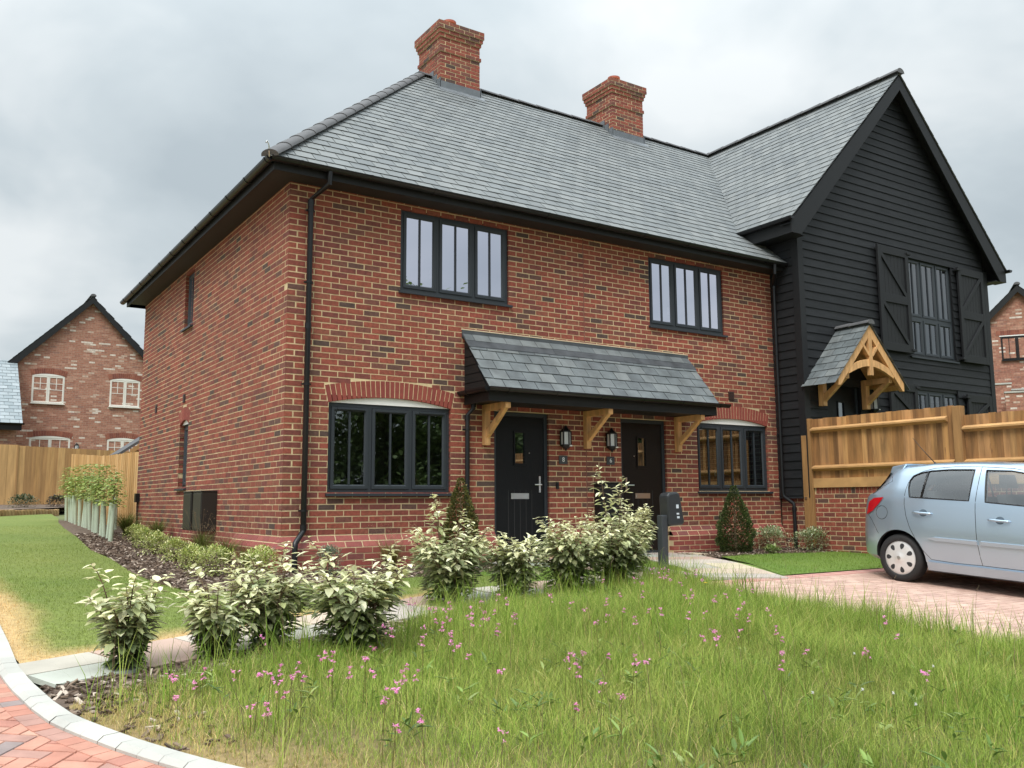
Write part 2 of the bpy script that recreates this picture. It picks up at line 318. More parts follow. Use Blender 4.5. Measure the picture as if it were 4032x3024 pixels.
# kerb: separate concrete blocks with joints
mt_kerb = pbr('concrete_kerb', (.44, .435, .40), .85, var=.12, vscale=3, bump=.3, bscale=90, iv=.06)
kb = M()
def resample(pl, step):
    out = [pl[0]]; acc = 0
    for i in range(len(pl) - 1):
        a = Vector(pl[i]); b = Vector(pl[i + 1]); L_ = (b - a).length; t = step - acc
        while t <= L_: q = a.lerp(b, t / L_); out.append((q.x, q.y)); t += step
        acc = (acc + L_) % step
    return out
kp = resample(KERB, .15)
for k in range(0, len(kp) - 6, 6):
    seg = kp[k:k + 7]
    for i in range(6):
        a = Vector(seg[i]); b = Vector(seg[i + 1]); t = (b - a).normalized(); nr = Vector((t.y, -t.x))
        if i == 0: a = a + t * .004
        if i == 5: b = b - t * .004
        za = h(*a); zb = h(*b); pr = [(0.0, -.05), (0.0, .042), (-.078, .042), (-.108, .022), (-.11, -.05)]
        A = [kb.V((a.x - nr.x * o, a.y - nr.y * o, za + z)) for o, z in pr]; B = [kb.V((b.x - nr.x * o, b.y - nr.y * o, zb + z)) for o, z in pr]
        for q in range(4): kb.F(A[q], B[q], B[q + 1], A[q + 1])
        if i == 0: kb.F(*A)
        if i == 5: kb.F(*B[::-1])
setp(obj('kerb', kb, mt_kerb, fix=True), kind='structure')

# ------------------------------------------------------------------ block paving
def pavers(m, poly, ang, dz, gap=.004, hf=h, keep=None, L_=.2, W_=.1, herring=True, jit=.0015):
    ca, sa = math.cos(ang), math.sin(ang)
    cx = sum(p[0] for p in poly) / len(poly); cy = sum(p[1] for p in poly) / len(poly); R0 = max(math.hypot(p[0] - cx, p[1] - cy) for p in poly) + .3
    nmax = int(R0 / W_) + 2; r = random.Random(11)
    def put(u0, u1, v0, v1):
        um, vm = (u0 + u1) / 2, (v0 + v1) / 2; X = cx + um * ca - vm * sa; Y = cy + um * sa + vm * ca
        if abs(um) > R0 or abs(vm) > R0 or not inside(poly, X, Y): return
        if keep and not keep(X, Y): return
        g2 = gap / 2; c = .004; z1 = r.uniform(-jit, jit); ps = []
        tx, ty = r.uniform(-jit, jit) * 4, r.uniform(-jit, jit) * 4
        for (dd, zz) in ((0, -.012), (c, 0)):
            for (u, v) in ((u0 + g2 + dd, v0 + g2 + dd), (u1 - g2 - dd, v0 + g2 + dd), (u1 - g2 - dd, v1 - g2 - dd), (u0 + g2 + dd, v1 - g2 - dd)):
                X = cx + u * ca - v * sa; Y = cy + u * sa + v * ca; ps.append((X, Y, hf(X, Y) + dz + zz + z1 + tx * (u - um) + ty * (v - vm)))
        m.hexa(ps, skip=(0,))
    if herring:
        for i in range(-nmax, nmax):
            for j in range(-nmax, nmax):
                k = (i - j) % 4
                if k == 0: put(i * W_, (i + 2) * W_, j * W_, (j + 1) * W_)
                elif k == 3: put(i * W_, (i + 1) * W_, j * W_, (j + 2) * W_)
    else:
        for j in range(-nmax, nmax):
            for i in range(-nmax, nmax): put(i * L_ + (j % 2) * L_ / 2, (i + 1) * L_ + (j % 2) * L_ / 2, j * W_, (j + 1) * W_)
mt_pave_r = pbr('brindle_block_paving', (0, 0, 0), .85, island=[(0, (.44, .20, .145)), (.2, (.49, .24, .175)), (.38, (.41, .185, .14)), (.55, (.47, .26, .195)), (.72, (.38, .215, .175)), (.88, (.30, .21, .19)), (.92, (.50, .29, .215)), (.98, (.25, .20, .19))], var=.18, vscale=8, bump=.4, bscale=150)
mt_pave_d = pbr('pale_red_block_paving', (0, 0, 0), .85, island=[(0, (.50, .335, .27)), (.25, (.53, .36, .29)), (.5, (.47, .31, .25)), (.7, (.55, .385, .31)), (.88, (.45, .30, .245))], var=.14, vscale=6, bump=.4, bscale=150)
mt_pave_b = pbr('red_border_paving', (0, 0, 0), .85, island=[(0, (.48, .25, .21)), (.3, (.51, .28, .235)), (.6, (.45, .23, .195)), (.8, (.49, .29, .245))], var=.15, vscale=6, bump=.4, bscale=150)
mt_joint = pbr('paving_joint_sand', (.38, .285, .21), .95, var=.3, vscale=5, bump=.4, bscale=120)
k2 = kerb_off(.0); ROAD = [p for p in k2] + [(9, -16), (-10, -16), (-10, 14)]
sheet('road', ROAD, -.005, mt_joint, 1.0)
rb = M()
NEAR = [(-7.5, -10.5), (-7.5, 2), (-3.0, 2), (-3.0, -4.2), (-2.3, -6.4), (0, -8.8), (0, -10.5)]
ko = kerb_off(0.10); RPOLY = ko + [(9, -16), (-10, -16), (-10, 14)]
pavers(rb, NEAR, R_(-38), .008, keep=lambda X, Y: inside(RPOLY, X, Y))
# soldier course of blocks along the kerb
ks = resample(kerb_off(.112), .104)
for i in range(len(ks) - 1):
    a = Vector(ks[i]); b = Vector(ks[i + 1])
    if a.y > 2 or a.y < -9.5: continue
    t = (b - a).normalized(); nr = Vector((t.y, -t.x)); a = a + t * .002; b = b - t * .002; ps = []
    for (dd, zz) in ((0, -.012), (.003, 0)):
        for (q, o) in ((a, -.10), (b, -.10), (b, .10), (a, .10)):
            o2 = o * (1 - dd * 10); X, Y = q.x + nr.x * o2, q.y + nr.y * o2; ps.append((X, Y, h(X, Y) + .011 + zz))
    rb.hexa(ps, skip=(0,))
setp(obj('road_paving', rb, mt_pave_r, fix=True), kind='structure')

DRIVE = [(3.62, -2.96), (4.2, -2.90), (5.1, -2.96), (7.4, -2.95), (8.84, -2.95), (8.84, -11.0), (5.0, -10.55), (3.55, -10.3), (3.50, -6), (3.52, -4.2)]
sheet('driveway', DRIVE, -.005, mt_joint, .5)
db = M(); DIN = [(3.62, -3.17), (8.84, -3.17), (8.84, -9.5), (3.5, -9.5)]
pavers(db, DIN, 0.0, .006, herring=False)
db.cur = 1
for i in range(52):
    x0 = 3.62 + i * .102; y1 = -2.95; ps = []
    for (dd, zz) in ((0, -.012), (.003, 0)):
        for (x_, y_) in ((x0 + .002 + dd, y1 - .2 + dd), (x0 + .1 - dd, y1 - .2 + dd), (x0 + .1 - dd, y1 - dd), (x0 + .002 + dd, y1 - dd)): ps.append((x_, y_, h(x_, y_) + .010 + zz))
    if x0 < 8.7: db.hexa(ps, skip=(0,))
setp(obj('driveway_paving', db, [mt_pave_d, mt_pave_b], fix=True), kind='structure')

# ------------------------------------------------------------------ sandstone paths
mt_slab = pbr('riven_sandstone', (0, 0, 0), .8, attr=True, var=.16, vscale=2.5, bump=.3, bscale=25)
SLABC = [(.40, .42, .37), (.46, .33, .27), (.50, .44, .38), (.44, .41, .35), (.52, .42, .33), (.42, .37, .33), (.55, .48, .34), (.40, .40, .36)]
pm = M()
def slab_strip(p0, p1, wid, lens, hf=h, rows=1):
    a = Vector(p0); b = Vector(p1); t = (b - a).normalized(); nr = Vector((-t.y, t.x)); L_ = (b - a).length; s = 0; i = 0
    while s < L_ - .05:
        l_ = min(lens[i % len(lens)], L_ - s)
        splits = [0, wid] if i % 3 else [0, wid * .5, wid]
        for q in range(len(splits) - 1):
            ps = []; pm.col = SLABC[(i + q * 3) % len(SLABC)]
            for (dd, zz) in ((0.004, -.03), (.008, 0)):
                for (u, v) in ((s + dd, splits[q] + dd), (s + l_ - dd, splits[q] + dd), (s + l_ - dd, splits[q + 1] - dd), (s + dd, splits[q + 1] - dd)):
                    P = a + t * u + nr * (v - wid / 2); ps.append((P.x, P.y, hf(P.x, P.y) + .022 + zz))
            pm.hexa(ps, skip=(0,))
        s += l_; i += 1
slab_strip((-3.02, -4.30), (1.2, -2.75), .66, [.56, .62, .45, .6])
slab_strip((1.2, -2.75), (4.3, -2.25), .62, [.6, .45, .6])
slab_strip((5.85, -.15), (4.7, -2.95), 1.05, [.6, .45, .6])
slab_strip((2.75, -.28), (6.5, -.28), .62, [.6, .6, .45])
slab_strip((3.45, -.6), (3.9, -2.1), .8, [.6, .45])
setp(obj('path', pm, mt_slab, fix=True), kind='structure')
PATH_LINES = [[(-3.02, -4.30), (1.2, -2.75), (4.3, -2.25)], [(5.85, -.15), (4.7, -2.95)], [(3.45, -.6), (3.9, -2.1)]]

# ------------------------------------------------------------------ lawns, beds
LAWN_L = [(-3.12, 14), (-3.07, -2.2), (-3.05, -3.6), (-3.02, -3.96), (.9, -2.52), (1.9, -2.3), (1.9, -1.35), (.4, -1.3), (-.9, -1.55), (-1.38, -1.75), (-1.5, -.4), (-1.52, .6), (-1.46, 2.2), (-1.5, 3.7), (-1.35, 6), (-1.25, 8.5), (-1.0, 11.5), (-.7, 14), (-.5, 17.2), (-1.9, 16.4), (-7, 15.2), (-7, 14)]
GREEN_A, GREEN_B, STRAW = (.095, .15, .022), (.185, .21, .046), (.47, .325, .15)
def dry_l(x, y):
    d = line_d(KERB, x, y); p = line_d(PATH_LINES[0], x, y) - .34
    t = max(0, 1 - d / (.14 + .36 * fbm(x * 2, y * 2))) * min(1, max(0, (2.0 - y) / 3.0))
    t = max(t * 1.25, max(0, 1 - p / .18) * 1.1 if x < 1 else 0)
    return min(1, t * (0.55 + .9 * fbm(x * 5 + 3, y * 5)))
def lawn_col(x, y):
    band = .5 + .5 * math.sin(y * 1.1 + .5 * x)
    base = lerp3(GREEN_A, GREEN_B, .15 + .55 * fbm(x * 1.3 + 9, y * 1.3) + .3 * band * fbm(x * 3, y * .8))
    return lerp3(base, STRAW, dry_l(x, y) * 1.2)
mt_lawn = pbr('lawn_turf', (0, 0, 0), .95, attr=True, var=.3, vscale=25, bump=.6, bscale=90)
sheet('lawn', LAWN_L, .012, mt_lawn, .35, colf=lawn_col, sx=.12)
LAWN_R = [(5.35, -2.9), (6.35, -.95), (7.0, -.9), (7.6, -.95), (8.2, -1.1), (8.84, -1.15), (8.84, -2.93)]
LAWN_R2 = [(4.1, -2.0), (4.3, -.75), (5.0, -.75), (4.55, -2.05)]
green_r = lambda x, y: lerp3((.105, .185, .028), (.15, .215, .038), fbm(x * 2, y * 2))
sheet('lawn', LAWN_R, .012, mt_lawn, .3, colf=green_r)
sheet('lawn', [(1.6, -2.75), (4.3, -2.3), (4.9, -3.0), (5.5, -2.9), (6.3, -.45), (2.6, -.4), (1.7, -1.3)], .005, mt_lawn, .3, colf=green_r)
sheet('lawn', LAWN_R2, .012, mt_lawn, .3, colf=green_r)
mt_bark = pbr('bark_bed', (.12, .085, .062), .95, var=.5, vscale=18, bump=.9, bscale=30)
BED_L = [(0, 8.4), (-.9, 14), (-.7, 14), (-1.0, 11.5), (-1.25, 8.5), (-1.35, 6), (-1.5, 3.7), (-1.46, 2.2), (-1.52, .6), (-1.5, -.4), (-1.38, -1.75), (-.9, -1.55), (.4, -1.3), (1.9, -1.35), (2.7, -1.0), (2.85, 0), (0, 0)]
BED_R = [(6.2, 0), (6.0, -.65), (6.35, -.93), (7.0, -.88), (7.6, -.93), (8.2, -1.08), (8.84, -1.13), (8.84, 0)]
BED_K = [(-3.0, -4.62), (-1.1, -3.95), (.9, -3.22), (2.2, -2.93), (3.6, -2.63), (3.6, -3.2), (1.2, -3.75), (-.6, -4.6), (-2.0, -4.95), (-2.55, -5.1), (-2.88, -5.3), (-2.94, -5.05)]
for P in (BED_L, BED_R, BED_K): sheet('flower_bed', P, .002, mt_bark, .6)
MEADOW = [(-2.70, -4.92), (-2.2, -4.78), (-1.5, -4.5), (-.6, -4.25), (.4, -3.6), (1.4, -3.3), (2.4, -3.05), (3.4, -2.75), (3.7, -2.98), (3.56, -4.2), (3.5, -6), (3.56, -10.3), (.8, -9.2), (-.3, -8.5), (-1.04, -8.05), (-1.64, -7.46), (-2.04, -6.97), (-2.33, -6.52), (-2.45, -6.31), (-2.55, -6.12), (-2.65, -5.9), (-2.75, -5.64), (-2.84, -5.37), (-2.90, -5.05)]
def meadow_col(x, y):
    d = line_d(KERB, x, y); t = max(0, 1 - d / (.9 + .8 * fbm(x * 2, y * 2)))
    return lerp3(lerp3((.055, .07, .02), (.085, .09, .03), fbm(x * 1.5, y * 1.5)), (.26, .19, .085), t * 1.1)
sheet('meadow_ground', MEADOW, .006, mt_lawn, .3, colf=meadow_col, kind='structure', sx=.2)

# bark chips: nobody could count them
ch = M(); r = random.Random(5)
def chip(x, y, z):
    l_ = r.uniform(.015, .045); w = r.uniform(.006, .016); a = r.uniform(0, 6.28); q = r.uniform(-.5, .5); ca, sa = math.cos(a), math.sin(a)
    t = r.random(); ch.col = lerp3((.07, .045, .032), (.27, .195, .14), t * t) if t < .88 else (.48, .40, .33)
    P = [(-l_, -w), (l_, -w * .7), (l_ * .9, w), (-l_ * .8, w * .8)]
    ch.hexa([(x + u * ca - v * sa, y + u * sa + v * ca, z + u * q - .004) for u, v in P] + [(x + u * ca - v * sa, y + u * sa + v * ca, z + u * q + .005) for u, v in P], skip=(0,))
for poly, n_ in ((BED_L, 6500), (BED_R, 900), (BED_K, 2600)):
    x0 = min(p[0] for p in poly); x1 = max(p[0] for p in poly); y0 = min(p[1] for p in poly); y1 = max(p[1] for p in poly); c = 0; tries = 0
    while c < n_ and tries < n_ * 8:
        tries += 1; x_ = r.uniform(x0, x1); y_ = r.uniform(y0, y1)
        if y_ > 7: continue
        if inside(poly, x_, y_) and r.random() < 1.2: chip(x_, y_, h(x_, y_) + .012); c += 1
for k in range(110):   # strays on the kerb edge
    x_, y_ = r.uniform(-2.95, -2.3), r.uniform(-6.1, -4.7)
    if inside(MEADOW, x_, y_): chip(x_, y_, h(x_, y_) + .015)
setp(obj('bark_mulch', ch, pbr('bark_chips', (0, 0, 0), .9, attr=True)), kind='stuff')
# ------------------------------------------------------------------ building kit
def frame(o, u, out):
    o, u, out = Vector(o), Vector(u), Vector(out); return lambda a, b, c: tuple(o + u * a + out * b + Vector((0, 0, c)))
FRONT = frame((0, 0, 0), (1, 0, 0), (0, -1, 0))
SIDE = frame((0, 0, 0), (0, 1, 0), (-1, 0, 0))       # u runs from the front corner to the back
br = random.Random(21)
def bricks(m, tf, u0, u1, z0, rows, shift0, rects=(), arcs=(), out=0.0, depth=.1, dz=.075, bw=.225, start_alt=True, skipf=None, jit=.0014, k0=0):
    m.tf = tf
    for k in range(rows):
        za, zb = z0 + k * dz + .0065, z0 + (k + 1) * dz - .0065; zm = (za + zb) / 2
        even = (k + k0) % 2; sh = shift0 + (bw / 2 if even else 0)
        n0 = math.floor((u0 - sh) / bw) - 1; a = sh + n0 * bw
        ex = [(r[0], r[1]) for r in rects if r[2] < zm < r[3]]
        for f in arcs:
            q = f(zm)
            if q: ex.append(q)
        lo = u0 + (bw / 2 if (start_alt and even) else 0); row = []
        while a < u1:
            s, e = max(a + (.0065 if a > u0 + .001 else 0), lo), min(a + bw - .0065, u1); a += bw
            if e - s < .004: continue
            iv = [(s, e)]
            for (p, q) in ex:
                nv = []
                for (s2, e2) in iv:
                    if q <= s2 or p >= e2: nv.append((s2, e2)); continue
                    if p > s2: nv.append((s2, p))
                    if q < e2: nv.append((q, e2))
                iv = nv
            row += iv
        q = 0
        while q < len(row):      # no slivers: a cut under 6 cm is built with its neighbour
            if row[q][1] - row[q][0] < .06:
                if q > 0 and row[q][0] - row[q - 1][1] < .02: row[q - 1:q + 1] = [(row[q - 1][0], row[q][1])]; continue
                if q + 1 < len(row) and row[q + 1][0] - row[q][1] < .02: row[q:q + 2] = [(row[q][0], row[q + 1][1])]; continue
            q += 1
        for (s2, e2) in row:
            if True:
                if e2 - s2 < .02 or (skipf and skipf(s2, e2, zm)): continue
                j = lambda s_=1: br.uniform(-jit, jit) * s_
                o1, o2 = out + j(), out + j(); a1, a2, b1, b2 = j(1.5), j(1.5), j(1.5), j(1.5); sj, ej = j(1.6), j(1.6)
                c = .003
                ps = [(s2 + sj, out - depth, za + a1), (e2 + ej, out - depth, za + a2), (e2 + ej, o2, za + a2), (s2 + sj, o1, za + a1),
                      (s2 + sj, out - depth, zb + b1), (e2 + ej, out - depth, zb + b2), (e2 + ej, o2, zb + b2), (s2 + sj, o1, zb + b1)]
                m.hexa(ps)
    m.tf = None
def panel(m, tf, u0, u1, z0, z1, rects, out, depth=.095):
    """flat mortar face with rectangular openings, and the reveals of those openings"""
    m.tf = tf
    us = sorted({u0, u1, *[min(max(v, u0), u1) for r in rects for v in r[:2]]}); zs = sorted({z0, z1, *[min(max(v, z0), z1) for r in rects for v in r[2:]]})
    for i in range(len(us) - 1):
        for j in range(len(zs) - 1):
            um, zm = (us[i] + us[i + 1]) / 2, (zs[j] + zs[j + 1]) / 2
            if any(r[0] < um < r[1] and r[2] < zm < r[3] for r in rects): continue
            m.poly([(us[i], out, zs[j]), (us[i + 1], out, zs[j]), (us[i + 1], out, zs[j + 1]), (us[i], out, zs[j + 1])])
    for (a, b, c, d) in [(q[0] - .013, q[1] + .013, q[2] - .004, q[3] + .004) for q in rects]:
        for P in (((a, c), (a, d)), ((b, c), (b, d)), ((a, c), (b, c)), ((a, d), (b, d))):
            (p, q), (s, t) = P; m.poly([(p, out, q), (s, out, t), (s, out - depth, t), (p, out - depth, q)])
    m.tf = None
def arch_geo(ua, ub, zs, rise, ring):
    """segmental arch: centre, radius and the outline test for the bricks around it"""
    w = (ub - ua) / 2; R = (w * w + rise * rise) / (2 * rise); uc = (ua + ub) / 2; zc = zs + rise - R; th = math.asin((w + .012) / R)
    def cut(z):
        Ro = R + ring + .008
        if z > zc + Ro or z < zs - .002: return None
        # inside outer circle and inside the skewback lines
        half_o = math.sqrt(max(0, Ro * Ro - (z - zc) ** 2)); half_s = (z - zc) * math.tan(th) + .006
        hh = min(half_o, half_s); return (uc - hh, uc + hh) if hh > .01 else None
    return uc, zc, R, th, cut
def arch_bricks(m, tf, ua, ub, zs, rise, ring, n, out=.001, depth=.1):
    uc, zc, R, th, cut = arch_geo(ua, ub, zs, rise, ring); m.tf = tf
    for i in range(n):
        t0 = -th + 2 * th * i / n; t1 = -th + 2 * th * (i + 1) / n; g0 = .0055 / R; o = out + br.uniform(-.001, .001); ps = []
        for oo in (o - depth, o):
            for (rad, t) in ((R, t0 + g0), (R, t1 - g0), (R + ring, t1 - g0 * .9), (R + ring, t0 + g0 * .9)): ps.append((uc + rad * math.sin(t), oo, zc + rad * math.cos(t)))
        m.hexa(ps)
    m.tf = None; return cut
def arch_fill(tf, ua, ub, zs, rise, out, parent, mat, name='lintel_panel', below=0.0):
    uc, zc, R, th, cut = arch_geo(ua, ub, zs, rise, .2); m = M(tf); n = 14; pts = []
    for i in range(n + 1):
        u = ua + .002 + (ub - ua - .004) * i / n; pts.append((u, out, zc + math.sqrt(R * R - (u - uc) ** 2) - .002))
    pts2 = [(ua + .002, out, zs - below), *pts, (ub - .002, out, zs - below)]
    m.poly(pts2); 
    for i in range(n): a, b = pts[i], pts[i + 1]; m.poly([a, b, (b[0], out - .06, b[2]), (a[0], out - .06, a[2])])
    return obj(name, m, mat, parent)

def window(parent, tf, u0, u1, z0, z1, lights=3, glass=None, rec=.045, mat=None, bars=True, sill=True, handle=True, vents=(), room=True, rdepth=2.6, sillw=.05, georgian=False, transom=None, label=None, fr=.045, barmat=None, sw=.052):
    mat = mat or mt_anth; m = M(tf); fw = fr; b = -rec; 
    m.box(u0, u1, b - .07, b, z0, z0 + fw); m.box(u0, u1, b - .07, b, z1 - fw, z1)
    m.box(u0, u0 + fw, b - .0695, b - .0005, z0 + fw, z1 - fw); m.box(u1 - fw, u1, b - .0695, b - .0005, z0 + fw, z1 - fw)
    lw = (u1 - u0) / lights
    for i in range(1, lights): m.box(u0 + lw * i - .022, u0 + lw * i + .022, b - .069, b - .001, z0 + fw, z1 - fw)
    zparts = [(z0 + fw, z1 - fw)]
    if transom: m.box(u0 + fw, u1 - fw, b - .068, b + .001, transom - .03, transom + .03); zparts = [(z0 + fw, transom - .03), (transom + .03, z1 - fw)]
    w = obj('window', m, mat, parent, fix=True, label=label)
    gm = M(tf)
    for i in range(lights):
        sm = M(tf); bm_ = M(tf)
        for (zz0, zz1) in zparts:
            a = u0 + lw * i + (fw if i == 0 else .022) + .004; c = u0 + lw * (i + 1) - (fw if i == lights - 1 else .022) - .004; za, zb = zz0 + .004, zz1 - .004; s = sw; p = b + .012
            # casement: four mitred bars with a bevelled inner edge
            for (A, B) in (((a, za), (c, za)), ((c, za), (c, zb)), ((c, zb), (a, zb)), ((a, zb), (a, za))):
                cx, cz = (a + c) / 2, (za + zb) / 2
                def inn(P, d): return (P[0] + (d if P[0] < cx else -d), P[1] + (d if P[1] < cz else -d))
                A1, B1 = inn(A, s * .7), inn(B, s * .7); A2, B2 = inn(A, s), inn(B, s)
                sm.poly([(A[0], p, A[1]), (B[0], p, B[1]), (B1[0], p, B1[1]), (A1[0], p, A1[1])])
                sm.poly([(A1[0], p, A1[1]), (B1[0], p, B1[1]), (B2[0], p - .018, B2[1]), (A2[0], p - .018, A2[1])])
                sm.poly([(A2[0], p - .018, A2[1]), (B2[0], p - .018, B2[1]), (B2[0], p - .035, B2[1]), (A2[0], p - .035, A2[1])])
                sm.poly([(A[0], p, A[1]), (B[0], p, B[1]), (B[0], p - .03, B[1]), (A[0], p - .03, A[1])])
            gm.poly([(a + s, p - .022, za + s), (c - s, p - .022, za + s), (c - s, p - .022, zb - s), (a + s, p - .022, zb - s)])
            if bars:
                um = (a + c) / 2; bm_.box(um - .011, um + .011, p - .0215, p - .006, za + s, zb - s)
                bm_.box(um - .011, um + .011, p - .045, p - .0235, za + s, zb - s)
            if georgian:
                um = (a + c) / 2; zt = za + s + (zb - za - 2 * s) * .5; bm_.box(um - .012, um + .012, p - .0215, p - .008, zt, zb - s); bm_.box(a + s, c - s, p - .0215, p - .0075, zt - .012, zt + .012)
                zq = zt + (zb - s - zt) * .5; bm_.box(a + s, c - s, p - .0215, p - .0085, zq - .011, zq + .011)
        obj('casement', sm, mat, w)
        if bars or georgian: obj('glazing_bar', bm_, barmat or mat, w, fix=True)
    obj('glass', gm, glass or mt_glass_low, w)
    for i in vents:
        v = M(tf); a = u0 + lw * i + .12; v.box(a, a + lw - .2, b + .0125, b + .03, z1 - fw - .035, z1 - fw - .018); obj('trickle_vent', v, mat, w, fix=True)
    if handle:
        hm = M(tf); a = u0 + lw - .085; hm.box(a - .006, a + .006, b - .06, b - .035, z0 + .24, z0 + .36); obj('handle', hm, mt_white, w, fix=True)
    if sill:
        s_ = M(tf); s_.hexa([(u0 - .03, -.07, z0 - .03), (u1 + .04, -.07, z0 - .03), (u1 + .04, sillw, z0 - .042), (u0 - .03, sillw, z0 - .042), (u0 - .03, -.07, z0 - .001), (u1 + .04, -.07, z0 - .001), (u1 + .04, sillw, z0 - .012), (u0 - .03, sillw, z0 - .012)])
        obj('sill', s_, mat, w, fix=True)
    if room:
        rm = M(tf); d = b - .072; a, c, e, f = u0 - .5, u1 + .5, z0 - .85, z1 + .25
        back = d - rdepth
        rm.poly([(a, back, e), (c, back, e), (c, back, f), (a, back, f)])
        for q in (a, c): rm.poly([(q, d, e), (q, back, e), (q, back, f), (q, d, f)])
        rm.poly([(a, d, f), (c, d, f), (c, back, f), (a, back, f)]); rm.cur = 1; rm.poly([(a, d, e), (c, d, e), (c, back, e), (a, back, e)]); rm.cur = 0
        # inner faces of the wall round the opening
        for P in ((a, u0, e, f), (u1, c, e, f), (u0, u1, e, z0), (u0, u1, z1, f)): rm.poly([(P[0], d, P[2]), (P[1], d, P[2]), (P[1], d, P[3]), (P[0], d, P[3])])
        obj('room_lining', rm, [mt_room, mt_roomdark], w)
    return w

def slates(m, O, U, V, Nn, ulen, vlen, gauge=.2, wid=.25, seed=1, thick=.006, pert=.0025):
    O, U, V, Nn = Vector(O), Vector(U).normalized(), Vector(V).normalized(), Vector(Nn).normalized(); r = random.Random(seed)
    for k in range(int(vlen / gauge) + 1):
        off = -(k % 2) * wid / 2
        for i in range(int(ulen / wid) + 2):
            a = i * wid + off + .005; b = a + wid - .010; v0 = k * gauge + r.uniform(-pert, pert); v1 = v0 + gauge * 1.3; l0 = .015 + r.uniform(0, .003); l1 = .002; t = r.uniform(-.003, .003)
            P = lambda u, v, n: tuple(O + U * u + V * v + Nn * n)
            m.hexa([P(a, v0, l0 - thick), P(b, v0 + t, l0 - thick), P(b, v1, l1 - thick), P(a, v1, l1 - thick), P(a, v0, l0), P(b, v0 + t, l0 + r.uniform(-.002, .002)), P(b, v1, l1), P(a, v1, l1)], skip=(0,))
def clipped(m, planes):
    """cut a mesh collector by planes (point, outward normal); keeps the inner side"""
    me = bpy.data.meshes.new('tmp'); me.from_pydata(m.v, [], m.f); bm = bmesh.new(); bm.from_mesh(me); bpy.data.meshes.remove(me)
    for co, no in planes: bmesh.ops.bisect_plane(bm, geom=bm.verts[:] + bm.edges[:] + bm.faces[:], plane_co=co, plane_no=no, clear_outer=True)
    o = M(); bm.verts.ensure_lookup_table(); o.v = [tuple(v.co) for v in bm.verts]
    for i, v in enumerate(bm.verts): v.index = i
    for f in bm.faces: o.F(*[v.index for v in f.verts])
    bm.free(); return o
def join(a, b, mi=None):
    n = len(a.v); a.v += b.v
    for i, f in enumerate(b.f): a.f.append(tuple(x + n for x in f)); a.mi.append(b.mi[i] if mi is None else mi); a.c.append(b.c[i])
    return a
def gutter(m, pts, r=.056, joints=.9, up=Vector((0, 0, 1)), n=8):
    """open half-round channel along a straight run, with union brackets"""
    a, b = Vector(pts[0]), Vector(pts[1]); d = (b - a).normalized(); s = d.cross(up).normalized(); L_ = (b - a).length
    def ring(c, rad): return [c + s * rad * math.cos(t) - up * rad * math.sin(t) for t in [math.pi * i / n for i in range(n + 1)]]
    def span(p, q, r1, r0):
        A, B, C_, D = [[m.V(v) for v in ring(c, rad)] for c, rad in ((p, r1), (q, r1), (p, r0), (q, r0))]
        for i in range(n): m.F(A[i], A[i + 1], B[i + 1], B[i]); m.F(C_[i + 1], C_[i], D[i], D[i + 1])
        m.F(A[0], B[0], D[0], C_[0]); m.F(A[n], C_[n], D[n], B[n])
        for i in range(n): m.F(A[i], C_[i], C_[i + 1], A[i + 1]); m.F(B[i], B[i + 1], D[i + 1], D[i])
    span(a, b, r, r - .004)
    k = joints * .4
    while k < L_: span(a + d * (k - .018), a + d * (k + .018), r + .007, r - .002); k += joints
    for e in (a, b): i = [m.V(v) for v in ring(e, r - .001)]; m.F(*i)
def half_tiles(m, a, b, r=.115, seg=.42, n=8, lift=.02, squash=.75):
    """half-round hip or ridge tiles laid in lengths, each lapping the one below"""
    a, b = Vector(a), Vector(b); d = (b - a).normalized(); s = d.cross(Vector((0, 0, 1))).normalized(); up = s.cross(d); L_ = (b - a).length; k = 0
    while k < L_ - .05:
        e = min(k + seg + .05, L_); A = []; B = []
        for i in range(n + 1):
            t = math.pi * i / n; A.append(a + d * k + s * (r * 1.06) * math.cos(t) + up * (r * 1.06 * squash * math.sin(t) + lift)); B.append(a + d * e + s * r * math.cos(t) + up * (r * squash * math.sin(t) + lift - .008))
        ia = [m.V(v) for v in A]; ib = [m.V(v) for v in B]; ic = [m.V(v - up * .016) for v in A]
        for i in range(n): m.F(ia[i], ia[i + 1], ib[i + 1], ib[i]); m.F(ic[i], ic[i + 1], ia[i + 1], ia[i])
        m.F(*ib); m.F(*ic); k += seg
def downpipe(parent, pts, r=.034, collars=(), brk=(), out=(0, -1, 0), mat=None):
    m = M(); m.tube(pts, r, 12)
    for c in collars: c = Vector(c); m.lathe([(r + .007, -.035), (r + .007, .035)], 12, c)
    for c in brk:
        c = Vector(c); m.lathe([(r + .009, -.012), (r + .009, .012)], 12, c); o = Vector(out); s = o.cross(Vector((0, 0, 1))); m.beam(c - o * .02 - s * .06, c - o * .02 + s * .06, .018, .02)
    return obj('downpipe', m, mat or mt_black, parent, smooth=True, fix=True, autos=40)

